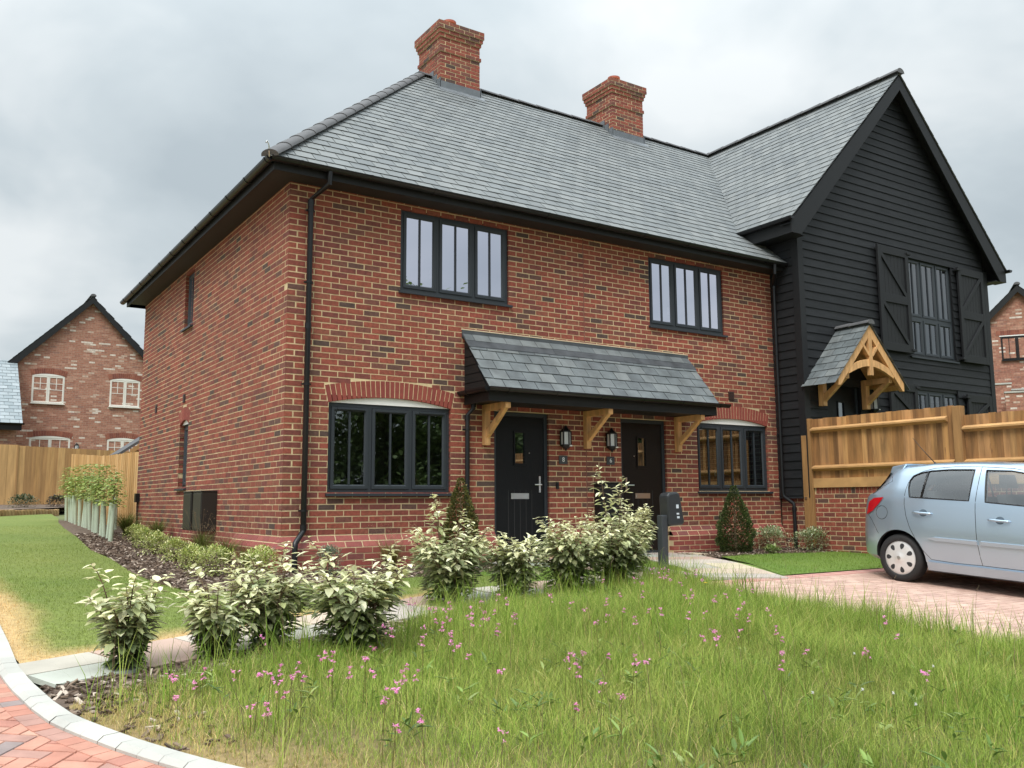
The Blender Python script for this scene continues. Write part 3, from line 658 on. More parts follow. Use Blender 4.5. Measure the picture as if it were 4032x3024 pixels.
# ------------------------------------------------------------------ brick house (the semi-detached pair)
ZP, ZS_ = 0.50, 4.87
HX, HY = 8.82, 8.47
house = root('brick_house', (4.4, 4.2, 0), 'red brick semi-detached pair with a slate hipped roof, two chimneys and a shared front porch', 'house')
W_UP = [(1.53, 3.245, 3.675, 4.80), (5.92, 7.60, 3.66, 4.80)]
W_GF = [(.565, 2.30, 1.015, 2.135), (6.88, 8.56, 1.045, 2.15)]
DOORS = [(2.99, 3.92, .10, 2.145), (5.27, 6.20, .10, 2.145)]
SW = [(4.60, 5.18, 3.84, 4.80), (4.61, 5.17, 1.15, 2.20)]
RISE, RING = .095, .215
wm_ = M()
arcs = []
wm_.cur = 1
for (a, b, c, d) in W_GF: arcs.append(arch_bricks(wm_, FRONT, a, b, d, RISE, RING, 27))
sarc = arch_bricks(wm_, SIDE, SW[1][0], SW[1][1], SW[1][3], .075, RING, 9)
wm_.cur = 0
nrow = 59
openF = [r for r in W_UP] + [r for r in W_GF] + DOORS
meter_holes = []
# movement joint between the two houses: a straight vertical joint at u = 4.60
def mvj(s, e, z): return False
bricks(wm_, FRONT, 0, 4.592, ZP, nrow, 0, openF, arcs)
bricks(wm_, FRONT, 4.608, HX, ZP, nrow, 4.608, openF, arcs, start_alt=False)
bricks(wm_, SIDE, 0, HY, ZP, nrow, 0, SW, [sarc], k0=1, out=.0008)
wm_.cur = 2
panel(wm_, FRONT, 0.005, HX, .05, ZP + nrow * .075, [(a, b, c, d + (RISE if (a, b, c, d) in W_GF else 0)) for (a, b, c, d) in openF], -.0025)
panel(wm_, SIDE, 0.005, HY, .05, ZP + nrow * .075, [SW[0], (SW[1][0], SW[1][1], SW[1][2], SW[1][3] + .075)], -.0018)
wm_.cur = 3   # movement joint sealant
wm_.tf = FRONT; wm_.box(4.593, 4.607, -.02, -.0008, .5, 4.86); wm_.tf = None
wm_.cur = 4   # back and party walls
wm_.box(.12, HX, HY - .12, HY, 0, ZS_); wm_.box(HX - .05, HX, .12, HY - .13, 0, ZS_)
mt_sealant = pbr('joint_sealant', (.17, .065, .05), .8)
mt_brickback = brick_tex('back_wall_brick', RED, (.5, .39, .24))
obj('wall', wm_, [mt_brick, mt_arch, mt_mortar, mt_sealant, mt_brickback], house, fix=True)
# plinth: two splayed courses over plain brickwork, on the front and round the corner
pl = M(); PO = .10
segs = [(FRONT, -PO, 2.985, 0, True, False), (FRONT, 3.925, 5.265, 0, False, False), (FRONT, 6.205, HX - .02, 0, False, False), (SIDE, -PO, 1.80, 1, True, True)]
for (tf, a, b, k0, mit, endm) in segs:
    bricks(pl, tf, a if not mit else (a if k0 == 0 else a), b, .05, 4, a, out=PO, k0=k0, start_alt=mit, jit=.0012)
    pl.tf = tf
    for c_ in range(2):
        z1, z0 = ZP - .075 * c_, ZP - .075 * (c_ + 1); o1, o0 = PO * c_ / 2, PO * (c_ + 1) / 2; off = (.1125 if (c_ + k0) % 2 else 0); u = (0 if mit else a) - off
        while u < b:
            s, e = u + .0065, u + .2185; u += .225; lo = (-99 if mit else a)
            s, e = max(s, lo), min(e, b)
            if e - s < .03: continue
            if mit and s < .02: s1, s0 = -o1, -o0
            elif mit and s < .11: s1, s0 = -o1 if off else s, -o0 if off else s
            else: s1 = s0 = s
            zt, zb = z1 - .006, z0 + .006; ot, ob = o1 + (o0 - o1) * .07, o1 + (o0 - o1) * .93
            pl.cur = 0; pl.hexa([(s0, -.05, zb), (e, -.05, zb), (e, ob, zb), (s0, ob, zb), (s1, -.05, zt), (e, -.05, zt), (e, ot, zt), (s1, ot, zt)])
    pl.cur = 1
    ms = -PO + .006 if mit else a
    pl.poly([(ms, PO - .004, .03), (b, PO - .004, .03), (b, PO - .004, ZP - .15), (ms, PO - .004, ZP - .15)])
    m0 = 0 if mit else a
    pl.poly([(ms, PO - .004, ZP - .15), (b, PO - .004, ZP - .15), (b, -.004, ZP), (m0, -.004, ZP)])
    pl.poly([(b, PO - .004, .03), (b, -.02, .03), (b, -.02, ZP), (b, PO - .004, ZP - .15)])
    if not mit: pl.poly([(a, PO - .004, .03), (a, -.02, .03), (a, -.02, ZP), (a, PO - .004, ZP - .15)])
    pl.cur = 0; pl.tf = None
# plain wall below the splay, further along the side
bricks(pl, SIDE, 1.81, HY, .05, 6, 0, k0=1, start_alt=False)
obj('plinth', pl, [mt_plinth, mt_mortar], house, fix=True)

# --- windows and doors
for i, (a, b, c, d) in enumerate(W_UP): window(house, FRONT, a + .004, b - .004, c, d - .005, 3, mt_glass_up, rec=.03, rdepth=3)
for i, (a, b, c, d) in enumerate(W_GF):
    w = window(house, FRONT, a + .004, b - .004, c, d, 3, mt_glass_low, rec=.045, vents=(0, 2), rdepth=3)
    arch_fill(FRONT, a, b, d + .001, RISE, -.03, w, mt_white)
w = window(house, SIDE, SW[0][0] + .004, SW[0][1] - .004, SW[0][2], SW[0][3], 1, mt_glass_dark, rec=.055, handle=False)
w = window(house, SIDE, SW[1][0] + .004, SW[1][1] - .004, SW[1][2], SW[1][3], 1, mt_glass_dark, rec=.075, handle=False); arch_fill(SIDE, SW[1][0], SW[1][1], SW[1][3] + .001, .075, -.04, w, mt_white)
def front_door(parent, tf, u0, u1, z0, z1, slabmat, hinge_left=True, label=None, panelglass=True):
    m = M(tf); f = .055
    m.box(u0, u0 + f, -.13, -.045, z0, z1); m.box(u1 - f, u1, -.13, -.045, z0, z1); m.box(u0 + f, u1 - f, -.129, -.046, z1 - f, z1); m.box(u0 + f, u1 - f, -.13, -.03, z0, z0 + .035)
    fr = obj('door_frame', m, mt_anth, parent, fix=True)
    a, b, c, d = u0 + f + .003, u1 - f - .003, z0 + .037, z1 - f - .003; ga, gb, gc, gd = (a + b) / 2 - .085, (a + b) / 2 + .075, z0 + 1.33, z0 + 1.76
    m = M(tf); p = -.06
    for (P, Q, R2, T) in ((a, ga, c, d), (gb, b, c, d), (ga, gb, gd, d)): m.box(P, Q, -.1, p, R2, T)
    gw = (gb - ga) 
    m.box(ga, gb, -.1, p, c, gc)
    dr = obj('door', m, slabmat, parent, fix=True, label=label)
    # cottage grooves in the lower part, pressed mouldings
    gm = M(tf)
    for i in range(1, 6): u = a + .11 + (b - a - .22) * i / 6; gm.box(u - .0035, u + .0035, p - .004, p + .0012, c + .12, c + .92)
    obj('groove', gm, mt_deck, dr, fix=True)
    sm = M(tf); t = .022
    for (P, Q, R2, T) in ((ga - t, ga, gc, gd), (gb, gb + t, gc, gd), (ga - t, gb + t, gd, gd + t), (ga - t, gb + t, gc - t - .012, gc)): sm.box(P, Q, p, p + .014, R2, T)
    obj('glazing_bead', sm, slabmat, dr, fix=True)
    gl = M(tf); gl.poly([(ga, p - .01, gc), (gb, p - .01, gc), (gb, p - .01, gd), (ga, p - .01, gd)]); obj('glass', gl, mt_glass_low, dr)
    bk = M(tf); bk.box(ga - .02, gb + .02, -1.2, -.101, gc - .02, gd + .02, skip=(4,)); obj('hall_lining', bk, mt_room, dr)
    hu = b - .075 if hinge_left else a + .075; sgn = -1 if hinge_left else 1
    hm = M(tf); hm.box(hu - .015, hu + .015, p, p + .012, z0 + .92, z0 + 1.15); hm.tube([(hu, p + .01, z0 + 1.03), (hu, p + .055, z0 + 1.03), (hu + sgn * .03, p + .06, z0 + 1.03), (hu + sgn * .115, p + .055, z0 + 1.03)], .0095, 8)
    hm.lathe([(.011, 0), (.011, .012)], 10, (0, 0, 0)) if False else None
    obj('handle', hm, mt_steel, dr, smooth=True, fix=True, autos=35)
    lm = M(tf); um = (a + b) / 2 - .005; lm.box(um - .15, um + .15, p, p + .008, z0 + .83, z0 + .91); lm.box(um - .125, um + .125, p + .008, p + .016, z0 + .842, z0 + .892)
    obj('letterbox', lm, mt_steel, dr, fix=True)
    sp = M(tf); uq = (a + b) / 2 + (.16 if hinge_left else -.16); sp.box(uq - .007, uq + .007, p, p + .004, z0 + 1.47, z0 + 1.484); obj('spyhole', sp, mt_steel, dr, fix=True)
    st = M(tf); st.box(u0 - .08, u1 + .08, -.12, .13, z0 - .12, z0 - .01); obj('doorstep', st, mt_kerb, parent, fix=True, bevel=.006)
front_door(house, FRONT, *DOORS[0], mt_door, True, 'near front door, blue-black with vertical grooves')
front_door(house, FRONT, *DOORS[1], mt_door2, False, 'far front door, dark brown-black')

# --- porch canopy over both doors
CX0, CX1, CY, CZ0, CZ1 = 2.50, 6.70, .66, 2.36, 3.20
can = M(FRONT); can.box(CX0 + .03, CX1 - .03, .002, CY - .04, 2.215, 2.24); can.box(CX0 + .03, CX1 - .03, CY - .05, CY - .03, 2.20, 2.335)
can.box(CX0 + .01, CX0 + .03, .002, CY - .03, 2.20, 2.36); can.box(CX1 - .03, CX1 - .01, .002, CY - .03, 2.20, 2.36)
for q in (CX0 + .012, CX1 - .032):   # boarded cheeks
    for i in range(6):
        z = 2.36 + i * .12; z2 = z + .13; y1 = (3.13 - z) / (3.13 - 2.36) * (CY - .06); y2 = max(.0, (3.13 - z2) / (3.13 - 2.36) * (CY - .06))
        if y1 > .02: can.hexa([(q, .002, z), (q + .02, .002, z), (q + .02, y1, z), (q, y1, z), (q, .002, z2), (q + .02, .002, z2), (q + .02, max(y2, .004), z2), (q, max(y2, .004), z2)])
canopy = obj('porch_canopy', can, mt_fascia, house, fix=True)
V_ = Vector((0, CY, 3.16 - CZ0)).normalized(); NN = Vector((0, -V_.z, V_.y)); sl = math.hypot(CY, 3.16 - CZ0)
pm_ = M(); slates(pm_, (CX0 - .01, -CY - .02, CZ0), (1, 0, 0), (0, V_.y, V_.z), NN, CX1 - CX0, sl, .185, .263, 4, pert=.004)
ps_ = clipped(pm_, [((CX0 - .02, 0, 0), (-1, 0, 0)), ((CX1 + .01, 0, 0), (1, 0, 0)), ((0, -.0, 0), (0, 1, 0))])
dk = M(); dk.poly([(CX0, -CY, CZ0 - .006), (CX1, -CY, CZ0 - .006), (CX1, 0, 3.15), (CX0, 0, 3.15)]); join(ps_, dk, 1)
obj('slate_roof', ps_, [mt_slate2, mt_deck], canopy, fix=True)
lf = M(FRONT); lf.box(CX0 - .03, CX1 + .02, .001, .012, 3.12, 3.235)
for (a, b) in ((CX0 - .03, 3.93), (3.934, 5.55), (5.554, CX1 + .02)): lf.hexa([(a, .012, 3.155), (b, .012, 3.155), (b, .19, 2.975), (a, .19, 2.975), (a, .012, 3.175), (b, .012, 3.175), (b, .19, 2.99), (a, .19, 2.99)])
obj('lead_flashing', lf, mt_lead2, canopy, fix=True)
mp_ = M(FRONT); mp_.box(CX0 - .04, CX1 + .02, -.001, .016, 3.236, 3.250); obj('mortar_pointing', mp_, pbr('pale_pointing', (.62, .52, .36), .9, bump=.5), canopy, fix=True)
gm_ = M(); gutter(gm_, ((CX0 - .045, -CY - .055, 2.375), (CX1 + .17, -CY - .055, 2.375)), .055, .78); gutter(gm_, ((CX0 - .05, .0, 2.372), (CX0 - .05, -CY - .06, 2.372)), .055, .5)
obj('gutter', gm_, mt_black, canopy, smooth=True, fix=True, autos=35)
downpipe(house, [(2.60, -.09, 2.33), (2.60, -.09, 2.15), (2.525, -.06, 2.06), (2.525, -.055, .20)], .032, [(2.525, -.055, 2.02), (2.60, -.09, 2.2)], [(2.525, -.055, 1.86), (2.525, -.055, 1.0)])
for u in (2.79, 4.545, 6.375):      # oak gallows brackets
    b_ = M(FRONT); b_.box(u, u + .085, .001, .09, 1.66, 2.205); b_.box(u + .001, u + .084, .001, .60, 2.125, 2.214)
    b_.hexa([(u + .01, .09, 1.76), (u + .075, .09, 1.76), (u + .075, .09, 1.865), (u + .01, .09, 1.865), (u + .01, .565, 2.125), (u + .075, .565, 2.125), (u + .075, .475, 2.125), (u + .01, .475, 2.125)])
    obj('oak_bracket', b_, mt_oak, canopy, fix=True, bevel=.005)

# --- lanterns, number plates, bells, meter boxes
mt_plate = pbr('slate_number_plate', (.045, .05, .055), .5, var=.15)
def lantern(parent, tf, u, z, s=1.0):
    m = M(tf); P = lambda r, zz: [(u + r * math.cos(t) * s, .085 + r * math.sin(t) * s, z + zz * s) for t in [2 * math.pi * i / 6 + .52 for i in range(6)]]
    def rings(prof):
        R0 = None
        for (r, zz) in prof:
            R1 = [m.V(p) for p in P(r, zz)]
            if R0: [m.F(R0[i], R0[(i + 1) % 6], R1[(i + 1) % 6], R1[i]) for i in range(6)]
            R0 = R1
    rings([(.006, .20), (.022, .185), (.03, .165), (.072, .125), (.092, .108), (.092, .095), (.075, .092)]); rings([(.08, -.10), (.092, -.103), (.092, -.122), (.05, -.155), (.02, -.175), (.014, -.195), (.001, -.20)])
    for i in range(6):
        a = P(.083, .095)[i]; b = P(.083, -.10)[i]; m.beam(a, b, .014, .014, (1, 0, 0))
    m.box(u - .04, u + .04, .001, .015, z - .09, z + .09); m.beam((u, .0, z - .02), (u, .06, z - .02), .03, .03)
    o = obj('wall_lantern', m, mt_black, parent, fix=True)
    g = M(tf); R0 = [g.V(p) for p in P(.074, .095)]; R1 = [g.V(p) for p in P(.074, -.10)]; [g.F(R0[i], R0[(i + 1) % 6], R1[(i + 1) % 6], R1[i]) for i in range(6)]
    obj('lantern_glass', g, mt_lampglass, o, fix=True)
    q = M(tf); q.box(u + .01, u + .05, .15, .175, z - .122, z - .104); obj('motion_sensor', q, mt_white, o, fix=True)
lantern(house, FRONT, 4.16, 1.80, .92); lantern(house, FRONT, 5.02, 1.80, .92)
def numplate(u, z, ch):
    m = M(FRONT); m.box(u - .075, u + .075, .002, .014, z - .06, z + .06); o = obj('number_plate', m, mt_plate, house, fix=True)
    t = bpy.data.curves.new('numeral', 'FONT'); t.body = ch; t.size = .092; t.align_x = 'CENTER'; t.align_y = 'CENTER'; t.extrude = .001; t.materials.append(mt_white)
    x = bpy.data.objects.new('text_tmp', t); COL.objects.link(x); bpy.context.view_layer.update()
    me = bpy.data.meshes.new_from_object(x.evaluated_get(bpy.context.evaluated_depsgraph_get())); bpy.data.objects.remove(x)
    me.transform(Matrix.Translation(Vector((u, -.016, z)) - house.location) @ Matrix.Rotation(R_(90), 4, 'X')); x = bpy.data.objects.new('numeral', me); COL.objects.link(x); x.parent = o
numplate(4.165, 1.49, '8'); numplate(5.05, 1.495, '6')
for u in (4.055, 5.215):
    m = M(FRONT); m.box(u - .022, u + .022, .002, .022, 1.07, 1.17); o = obj('doorbell', m, mt_black, house, fix=True, bevel=.004)
    m = M(FRONT); m.box(u - .012, u + .012, .022, .026, 1.10, 1.14); obj('bell_button', m, mt_fascia, o, fix=True)
def meter_box(parent, tf, u0, u1, z0, z1, d, mat=mt_black):
    m = M(tf); m.box(u0, u1, .001, d, z0, z1); m.box(u0 - .008, u1 + .008, .001, d + .012, z1, z1 + .02); o = obj('meter_box', m, mat, parent, fix=True, bevel=.006)
    m = M(tf); m.box(u0 + .015, u1 - .015, d, d + .008, z0 + .02, z1 - .02); obj('meter_box_door', m, mat, o, fix=True, bevel=.004)
meter_box(house, FRONT, 4.73, 5.18, .58, 1.15, .14)
mt_meter = pbr('brown_black_plastic', (.022, .020, .017), .38)
meter_box(house, SIDE, 3.34, 3.80, .50, 1.06, .22, mt_meter); meter_box(house, SIDE, 2.76, 3.22, .50, 1.06, .22, mt_meter)
for (tf, u, z) in ((FRONT, 7.70, 2.635), (SIDE, 4.94, 2.64), (SIDE, 7.04, 2.65)):
    m = M(tf); m.box(u - .065, u + .065, .002, .012, z - .07, z + .07); 
    for i in range(5): m.box(u - .055, u + .055, .012, .018, z - .06 + i * .025, z - .046 + i * .025)
    obj('air_vent', m, pbr('brown_vent', (.045, .022, .018), .5), house, fix=True)
m = M(SIDE); m.box(8.16, 8.30, .001, .08, .93, 1.10); m.tube([(8.23, .03, .94), (8.23, .02, .5), (8.23, .03, .3)], .012, 8); obj('socket_box', m, mt_black, house, fix=True)

# --- roof
EZ, EO, RZ, RY, RXL, RXR = 4.99, .37, 9.10, 4.235, 4.0, 11.78
sp_ = (RZ - EZ) / (RY + EO); spl = (RZ - EZ) / (RXL + EO); BE, BX, BS = 5.66, 8.44, (9.10 - 5.66) / (11.80 - 8.44)   # slopes; black roof eaves
hipn = Vector((RXL + EO, RY + EO, 0)).normalized(); hip_pl = ((-EO, -EO, 0), Vector((-(RY + EO), (RXL + EO), 0)).normalized())
V_ = Vector((0, 1, sp_)).normalized(); Nf = Vector((0, -sp_, 1)).normalized(); vl = math.hypot(RY + EO, RZ - EZ)
rm_ = M(); slates(rm_, (-EO - .03, -EO - .035, EZ - .02), (1, 0, 0), V_, Nf, 12.4, vl + .1, .20, .25, 2)
# keep main slates where they lie above the black roof: Zm - Zb > 0
val_n = Vector((BS, -sp_, 0)); val_c = None
x0 = BX; y0 = (BE - EZ) / sp_ - EO; val = ((x0, y0, 0), val_n.normalized())
A_ = clipped(rm_, [hip_pl, ((0, RY, 0), (0, 1, 0)), val])
B_ = clipped(rm_, [((8.83, 0, 0), (1, 0, 0)), ((x0, y0, 0), -val_n.normalized())])
join(A_, B_)
ls = M(); Vl = Vector((1, 0, spl)).normalized(); Nl = Vector((-spl, 0, 1)).normalized(); slates(ls, (-EO - .035, HY + EO + .1, EZ - .02), (0, -1, 0), Vl, Nl, HY + 2 * EO + .4, math.hypot(RXL + EO, RZ - EZ) + .1, .20, .25, 3)
hip_b = ((-EO, HY + EO, 0), Vector((-(HY + EO - RY), -(RXL + EO), 0)).normalized())
Lm = clipped(ls, [(hip_pl[0], -hip_pl[1]), hip_b]); join(A_, Lm)
dk = M(); d_ = -.015
dk.poly([(-EO, -EO, EZ + d_), (8.83, -EO, EZ + d_), (8.83, RY, RZ + d_), (RXL, RY, RZ + d_)]); dk.poly([(8.83, y0 + .0, EZ + d_ + (y0 + EO) * sp_), (RXR, RY, RZ + d_), (8.83, RY, RZ + d_)])
dk.poly([(-EO, -EO, EZ + d_), (RXL, RY, RZ + d_), (-EO, HY + EO, EZ + d_)]); dk.poly([(-EO, HY + EO, EZ + d_), (RXL, RY, RZ + d_), (RXR, RY, RZ + d_), (RXR, HY + EO, EZ + d_)])
join(A_, dk, 1)
roof = obj('roof', A_, [mt_slate, mt_deck], house, fix=True)
ht = M(); half_tiles(ht, (-EO - .02, -EO - .02, EZ + .0), (RXL, RY, RZ + .005), .105, .44, squash=.6, lift=.012); obj('hip_tiles', ht, mt_tile, roof, smooth=True, fix=True, autos=50)
ht = M(); half_tiles(ht, (RXL - .05, RY, RZ - .005), (RXR, RY, RZ - .005), .10, .46, squash=.65, lift=.01); obj('ridge_tiles', ht, mt_tile, roof, smooth=True, fix=True, autos=50)
hi = M(); hi.tube([(-EO - .03, -EO - .03, EZ - .02), (-EO - .045, -EO - .045, EZ + .12), (-EO - .07, -EO - .05, EZ + .165), (-EO - .085, -EO - .055, EZ + .135)], .0085, 8); obj('hip_iron', hi, mt_steel, roof, smooth=True, fix=True)
vg = M(); vn = Vector((val_n.y, -val_n.x, 0)).normalized(); vn = vn if vn.y > 0 else -vn
a = Vector((x0, y0, BE + .012)); b = Vector((RXR, RY, RZ + .012)); vg.beam(a, b, .05, .012); obj('valley_lining', vg, mt_lead, roof, fix=True)
FO = .29   # fascia and soffit
fm = M(); fm.box(-FO, HX + .02, -FO - .02, -FO, ZS_ - .005, 5.03); fm.box(-FO - .02, -FO, -FO - .02, HY + FO, ZS_ - .005, 5.03)
obj('fascia', fm, mt_fascia, house, fix=True)
sm_ = M(); sm_.box(-FO, HX, -FO, .05, ZS_, ZS_ + .012); sm_.box(-FO, .05, .051, HY + FO, ZS_, ZS_ + .012); sm_.box(-FO, HX, HY - .05, HY + FO, ZS_, ZS_ + .012); obj('soffit', sm_, mt_soffit, house, fix=True)
gm_ = M(); gutter(gm_, ((-FO - .08, -FO - .078, 5.0), (8.80, -FO - .078, 4.985)), .058, .92); gutter(gm_, ((-FO - .078, HY + FO + .1, 4.985), (-FO - .078, -FO - .08, 5.0)), .058, .80)
obj('gutter', gm_, mt_black, house, smooth=True, fix=True, autos=35)
downpipe(house, [(.375, -FO - .078, 4.95), (.375, -FO - .078, 4.80), (.25, -.07, 4.66), (.25, -.065, .60), (.25, -.065, .56), (.11, -.19, .42), (.105, -.195, .36), (.105, -.195, .02)], .034,
         [(.25, -.065, 4.61), (.25, -.065, 3.05), (.25, -.065, .60)], [(.25, -.065, 4.52), (.25, -.065, 3.60), (.25, -.065, 2.33), (.25, -.065, .80)])
downpipe(house, [(8.50, -FO - .078, 4.95), (8.50, -FO - .078, 4.78), (8.70, -.16, 4.62), (8.70, -.16, 1.02), (8.71, -.17, .95), (8.76, -.33, .83), (8.76, -.335, .76), (8.76, -.335, .05)], .032,
         [(8.70, -.16, 4.58), (8.76, -.335, .74), (8.70, -.16, 2.9)], [(8.70, -.16, 3.4), (8.70, -.16, 2.0)])
# --- chimneys
def chimney(parent, x0, x1, y0, y1, zt, zb, roofz):
    m = M(); k = 0; z = zt
    while z > zb:
        z -= .075; o = [.07, .07, .048, .025, 0, 0, 0, .022][k] if k < 8 else 0
        for (tf, L_, k0) in ((frame((x0 - o, y0 - o, 0), (1, 0, 0), (0, -1, 0)), x1 - x0 + 2 * o, 0), (frame((x0 - o, y0 - o, 0), (0, 1, 0), (-1, 0, 0)), y1 - y0 + 2 * o, 1),
                             (frame((x1 + o, y0 - o, 0), (0, 1, 0), (1, 0, 0)), y1 - y0 + 2 * o, 1), (frame((x0 - o, y1 + o, 0), (1, 0, 0), (0, 1, 0)), x1 - x0 + 2 * o, 0)):
            m.cur = 0; bricks(m, tf, 0, L_, z, 1, 0, k0=k0 + k, start_alt=True, depth=.1)
        m.cur = 1; m.box(x0 - o + .0035, x1 + o - .0035, y0 - o + .0035, y1 + o - .0035, z, z + .0749); k += 1
    m.cur = 1; m.hexa([(x0 - .07, y0 - .07, zt), (x1 + .07, y0 - .07, zt), (x1 + .07, y1 + .07, zt), (x0 - .07, y1 + .07, zt), (x0 + .1, y0 + .1, zt + .05), (x1 - .1, y0 + .1, zt + .05), (x1 - .1, y1 - .1, zt + .05), (x0 + .1, y1 - .1, zt + .05)])
    c = obj('chimney', m, [mt_brick, mt_mortar], parent, fix=True)
    p = M(); xm, ym = (x0 + x1) / 2, (y0 + y1) / 2; p.lathe([(.12, .03), (.12, .26), (.14, .27), (.14, .315), (.10, .315), (.10, .05)], 20, (xm, ym, zt)); obj('chimney_pot', p, pbr('terracotta_pot', (.36, .09, .055), .7), c, smooth=True, fix=True, autos=40)
    f = M(); zf = roofz(y0); f.hexa([(x0 - .03, y0 - .015, zf + .0), (x1 + .03, y0 - .015, zf + .0), (x1 + .03, y0 - .002, zf), (x0 - .03, y0 - .002, zf), (x0 - .03, y0 - .015, zf + .15), (x1 + .03, y0 - .015, zf + .15), (x1 + .03, y0 - .002, zf + .15), (x0 - .03, y0 - .002, zf + .15)])
    za, zb2 = roofz(y0 - .14), roofz(y0); f.hexa([(x0 - .06, y0 - .14, za + .012), (x1 + .06, y0 - .14, za + .012), (x1 + .06, y0, zb2 + .012), (x0 - .06, y0, zb2 + .012), (x0 - .06, y0 - .14, za + .024), (x1 + .06, y0 - .14, za + .024), (x1 + .06, y0, zb2 + .03), (x0 - .06, y0, zb2 + .03)])
    for xx, sg in ((x0, -1), (x1, 1)):
        a_, b_ = sorted((xx + sg * .002, xx + sg * .014))
        for q in range(3):
            ya = y0 - .015 + q * .14; yb = min(ya + .15, RY); f.hexa([(a_, ya, roofz(ya)), (b_, ya, roofz(ya)), (b_, yb, roofz(yb)), (a_, yb, roofz(yb)), (a_, ya, roofz(ya) + .22), (b_, ya, roofz(ya) + .22), (b_, yb, roofz(ya) + .22), (a_, yb, roofz(ya) + .22)])
    obj('lead_flashing', f, mt_lead, c, fix=True)
rz_ = lambda y: EZ + (min(y, RY) + EO) * sp_ + .01
chimney(roof, 4.22, 5.10, 3.83, 4.72, 10.10, 8.5, rz_); chimney(roof, 8.48, 9.36, 3.83, 4.72, 10.06, 8.5, rz_)
# ------------------------------------------------------------------ black weatherboarded house
BX0, BX1, BYF, BM = 8.82, 14.78, -.60, 11.80
bh = root('weatherboard_house', (11.8, 3, .8), 'black weatherboarded gable house with shutters and an oak-framed porch behind the fence', 'house')
BF = frame((0, BYF, 0), (1, 0, 0), (0, -1, 0)); BSD = frame((BX0, 0, 0), (0, -1, 0), (-1, 0, 0))   # side: u = -y
def broof(x): return 9.10 - abs(x - BM) * BS
w = M(BF); bw_ = (11.965, 13.50, 3.60, 5.54); gw = (12.0, 13.46, 1.75, 2.96); bd = (9.42, 10.33, .83, 2.93)
zs = [.93] + [.977 + .147 * k for k in range(60)]
def board(m, u0, u1, z0, z1, s0=0, s1=0, ob=.026, ot=.009):
    if u1 - u0 < .03: return
    zl = z0 - .012; m.hexa([(u0, 0, zl), (u1, 0, zl), (u1, ob, zl), (u0, ob, zl), (u0 + s0, 0, z1), (u1 + s1, 0, z1), (u1 + s1, ot, z1), (u0 + s0, ot, z1)])
for z0, z1 in zip(zs, zs[1:]):
    zm = (z0 + z1) / 2; xl, xr = BX0 + .11, BX1 - .11; s0 = s1 = 0
    xa, xb = BM - (9.02 - z1) / BS, BM + (9.02 - z1) / BS
    if z1 > 9.0: break
    xl, xr = max(xl, xa), min(xr, xb); iv = [(xl, xr)]
    for q in (bw_, gw, bd):
        if q[2] - .05 < zm < q[3] + .02:
            iv = [t for (a, b) in iv for t in ((a, min(b, q[0])), (max(a, q[1]), b)) if t[1] > t[0]]
    for (a, b) in iv:     # staggered butt joints
        j = a
        while j < b:
            e = min(b, j + br.uniform(2.2, 4.2)); e = b if b - e < .5 else e; board(w, j, e - .002, z0, z1, ob=.026 + br.uniform(-.002, .002)); j = e
w.tf = None
for z0, z1 in zip(zs, zs[1:]):    # side wall facing the brick house's front, and the piece above its roof
    w.tf = BSD
    if z1 < 5.70: board(w, -.02 if z1 < 4.98 else -((z1 - EZ) / sp_ - EO), .60 - .10, z0, z1)
w.tf = None; w.cur = 1
w.tf = BF; panel(w, BF, BX0, BX1, .2, 5.6, [(a, b, c, d) for (a, b, c, d) in (bw_, gw, bd)], -.002, .09); w.tf = BF; w.poly([(BX0, -.002, 5.6), (BX1, -.002, 5.6), (BM + .02, -.002, 9.05), (BM - .02, -.002, 9.05)])
w.tf = None; w.box(BX0 + .005, BX0 + .05, BYF + .001, .0, .93, 5.65); w.box(BX0 + .005, BX0 + .05, 0, 9.0, 4.8, 5.65); w.box(BX1 - .05, BX1 - .003, BYF + .002, 9.0, .2, 5.7); w.box(BX0 + .05, BX1 - .05, 8.9, 9.0, .2, 5.7)
obj('cladding', w, [mt_board, mt_blacktrim], bh, fix=True)
for xa in (BX0 - .03, BX1 - .11): w = M(); w.box(xa, xa + .14, BYF - .036, BYF + .10, .93, 5.60); obj('corner_board', w, mt_blacktrim, bh, fix=True)
w = M(); bricks(w, frame((BX0 + .03, 0, 0), (0, -1, 0), (-1, 0, 0)), .0, .60, .03, 12, 0, start_alt=False); w.cur = 1; w.box(BX0 + .0335, BX0 + .12, -.6, -.002, .0, .93); w.cur = 0
bricks(w, frame((0, BYF + .02, 0), (1, 0, 0), (0, -1, 0)), BX0 + .03, BX1, .03, 12, BX0 + .03); w.cur = 1; w.box(BX0 + .04, BX1, BYF + .0235, BYF + .1, 0, .93)
obj('brick_base', w, [mt_brick, mt_mortar], bh, fix=True)
# roof
r_ = M(); Vb = Vector((1, 0, BS)).normalized(); Nb = Vector((-BS, 0, 1)).normalized(); bl = math.hypot(BM - BX, 9.1 - BE); YF = -.86
slates(r_, (BX - .04, 9.4, BE - .03), (0, -1, 0), Vb, Nb, 9.4 - YF, bl + .1, .2, .25, 8); tL = clipped(r_, [((0, YF, 0), (0, -1, 0)), ((BM, 0, 0), (1, 0, 0)), ((x0, y0, 0), -val_n.normalized()), ((0, 9.2, 0), (0, 1, 0))])
r_ = M(); Vb2 = Vector((-1, 0, BS)).normalized(); Nb2 = Vector((BS, 0, 1)).normalized(); slates(r_, (2 * BM - BX + .04, YF - .2, BE - .03), (0, 1, 0), Vb2, Nb2, 10.5, bl + .1, .2, .25, 9); join(tL, clipped(r_, [((0, YF, 0), (0, -1, 0)), ((BM, 0, 0), (-1, 0, 0)), ((0, 9.2, 0), (0, 1, 0))]))
dk = M(); XR = 2 * BM - BX
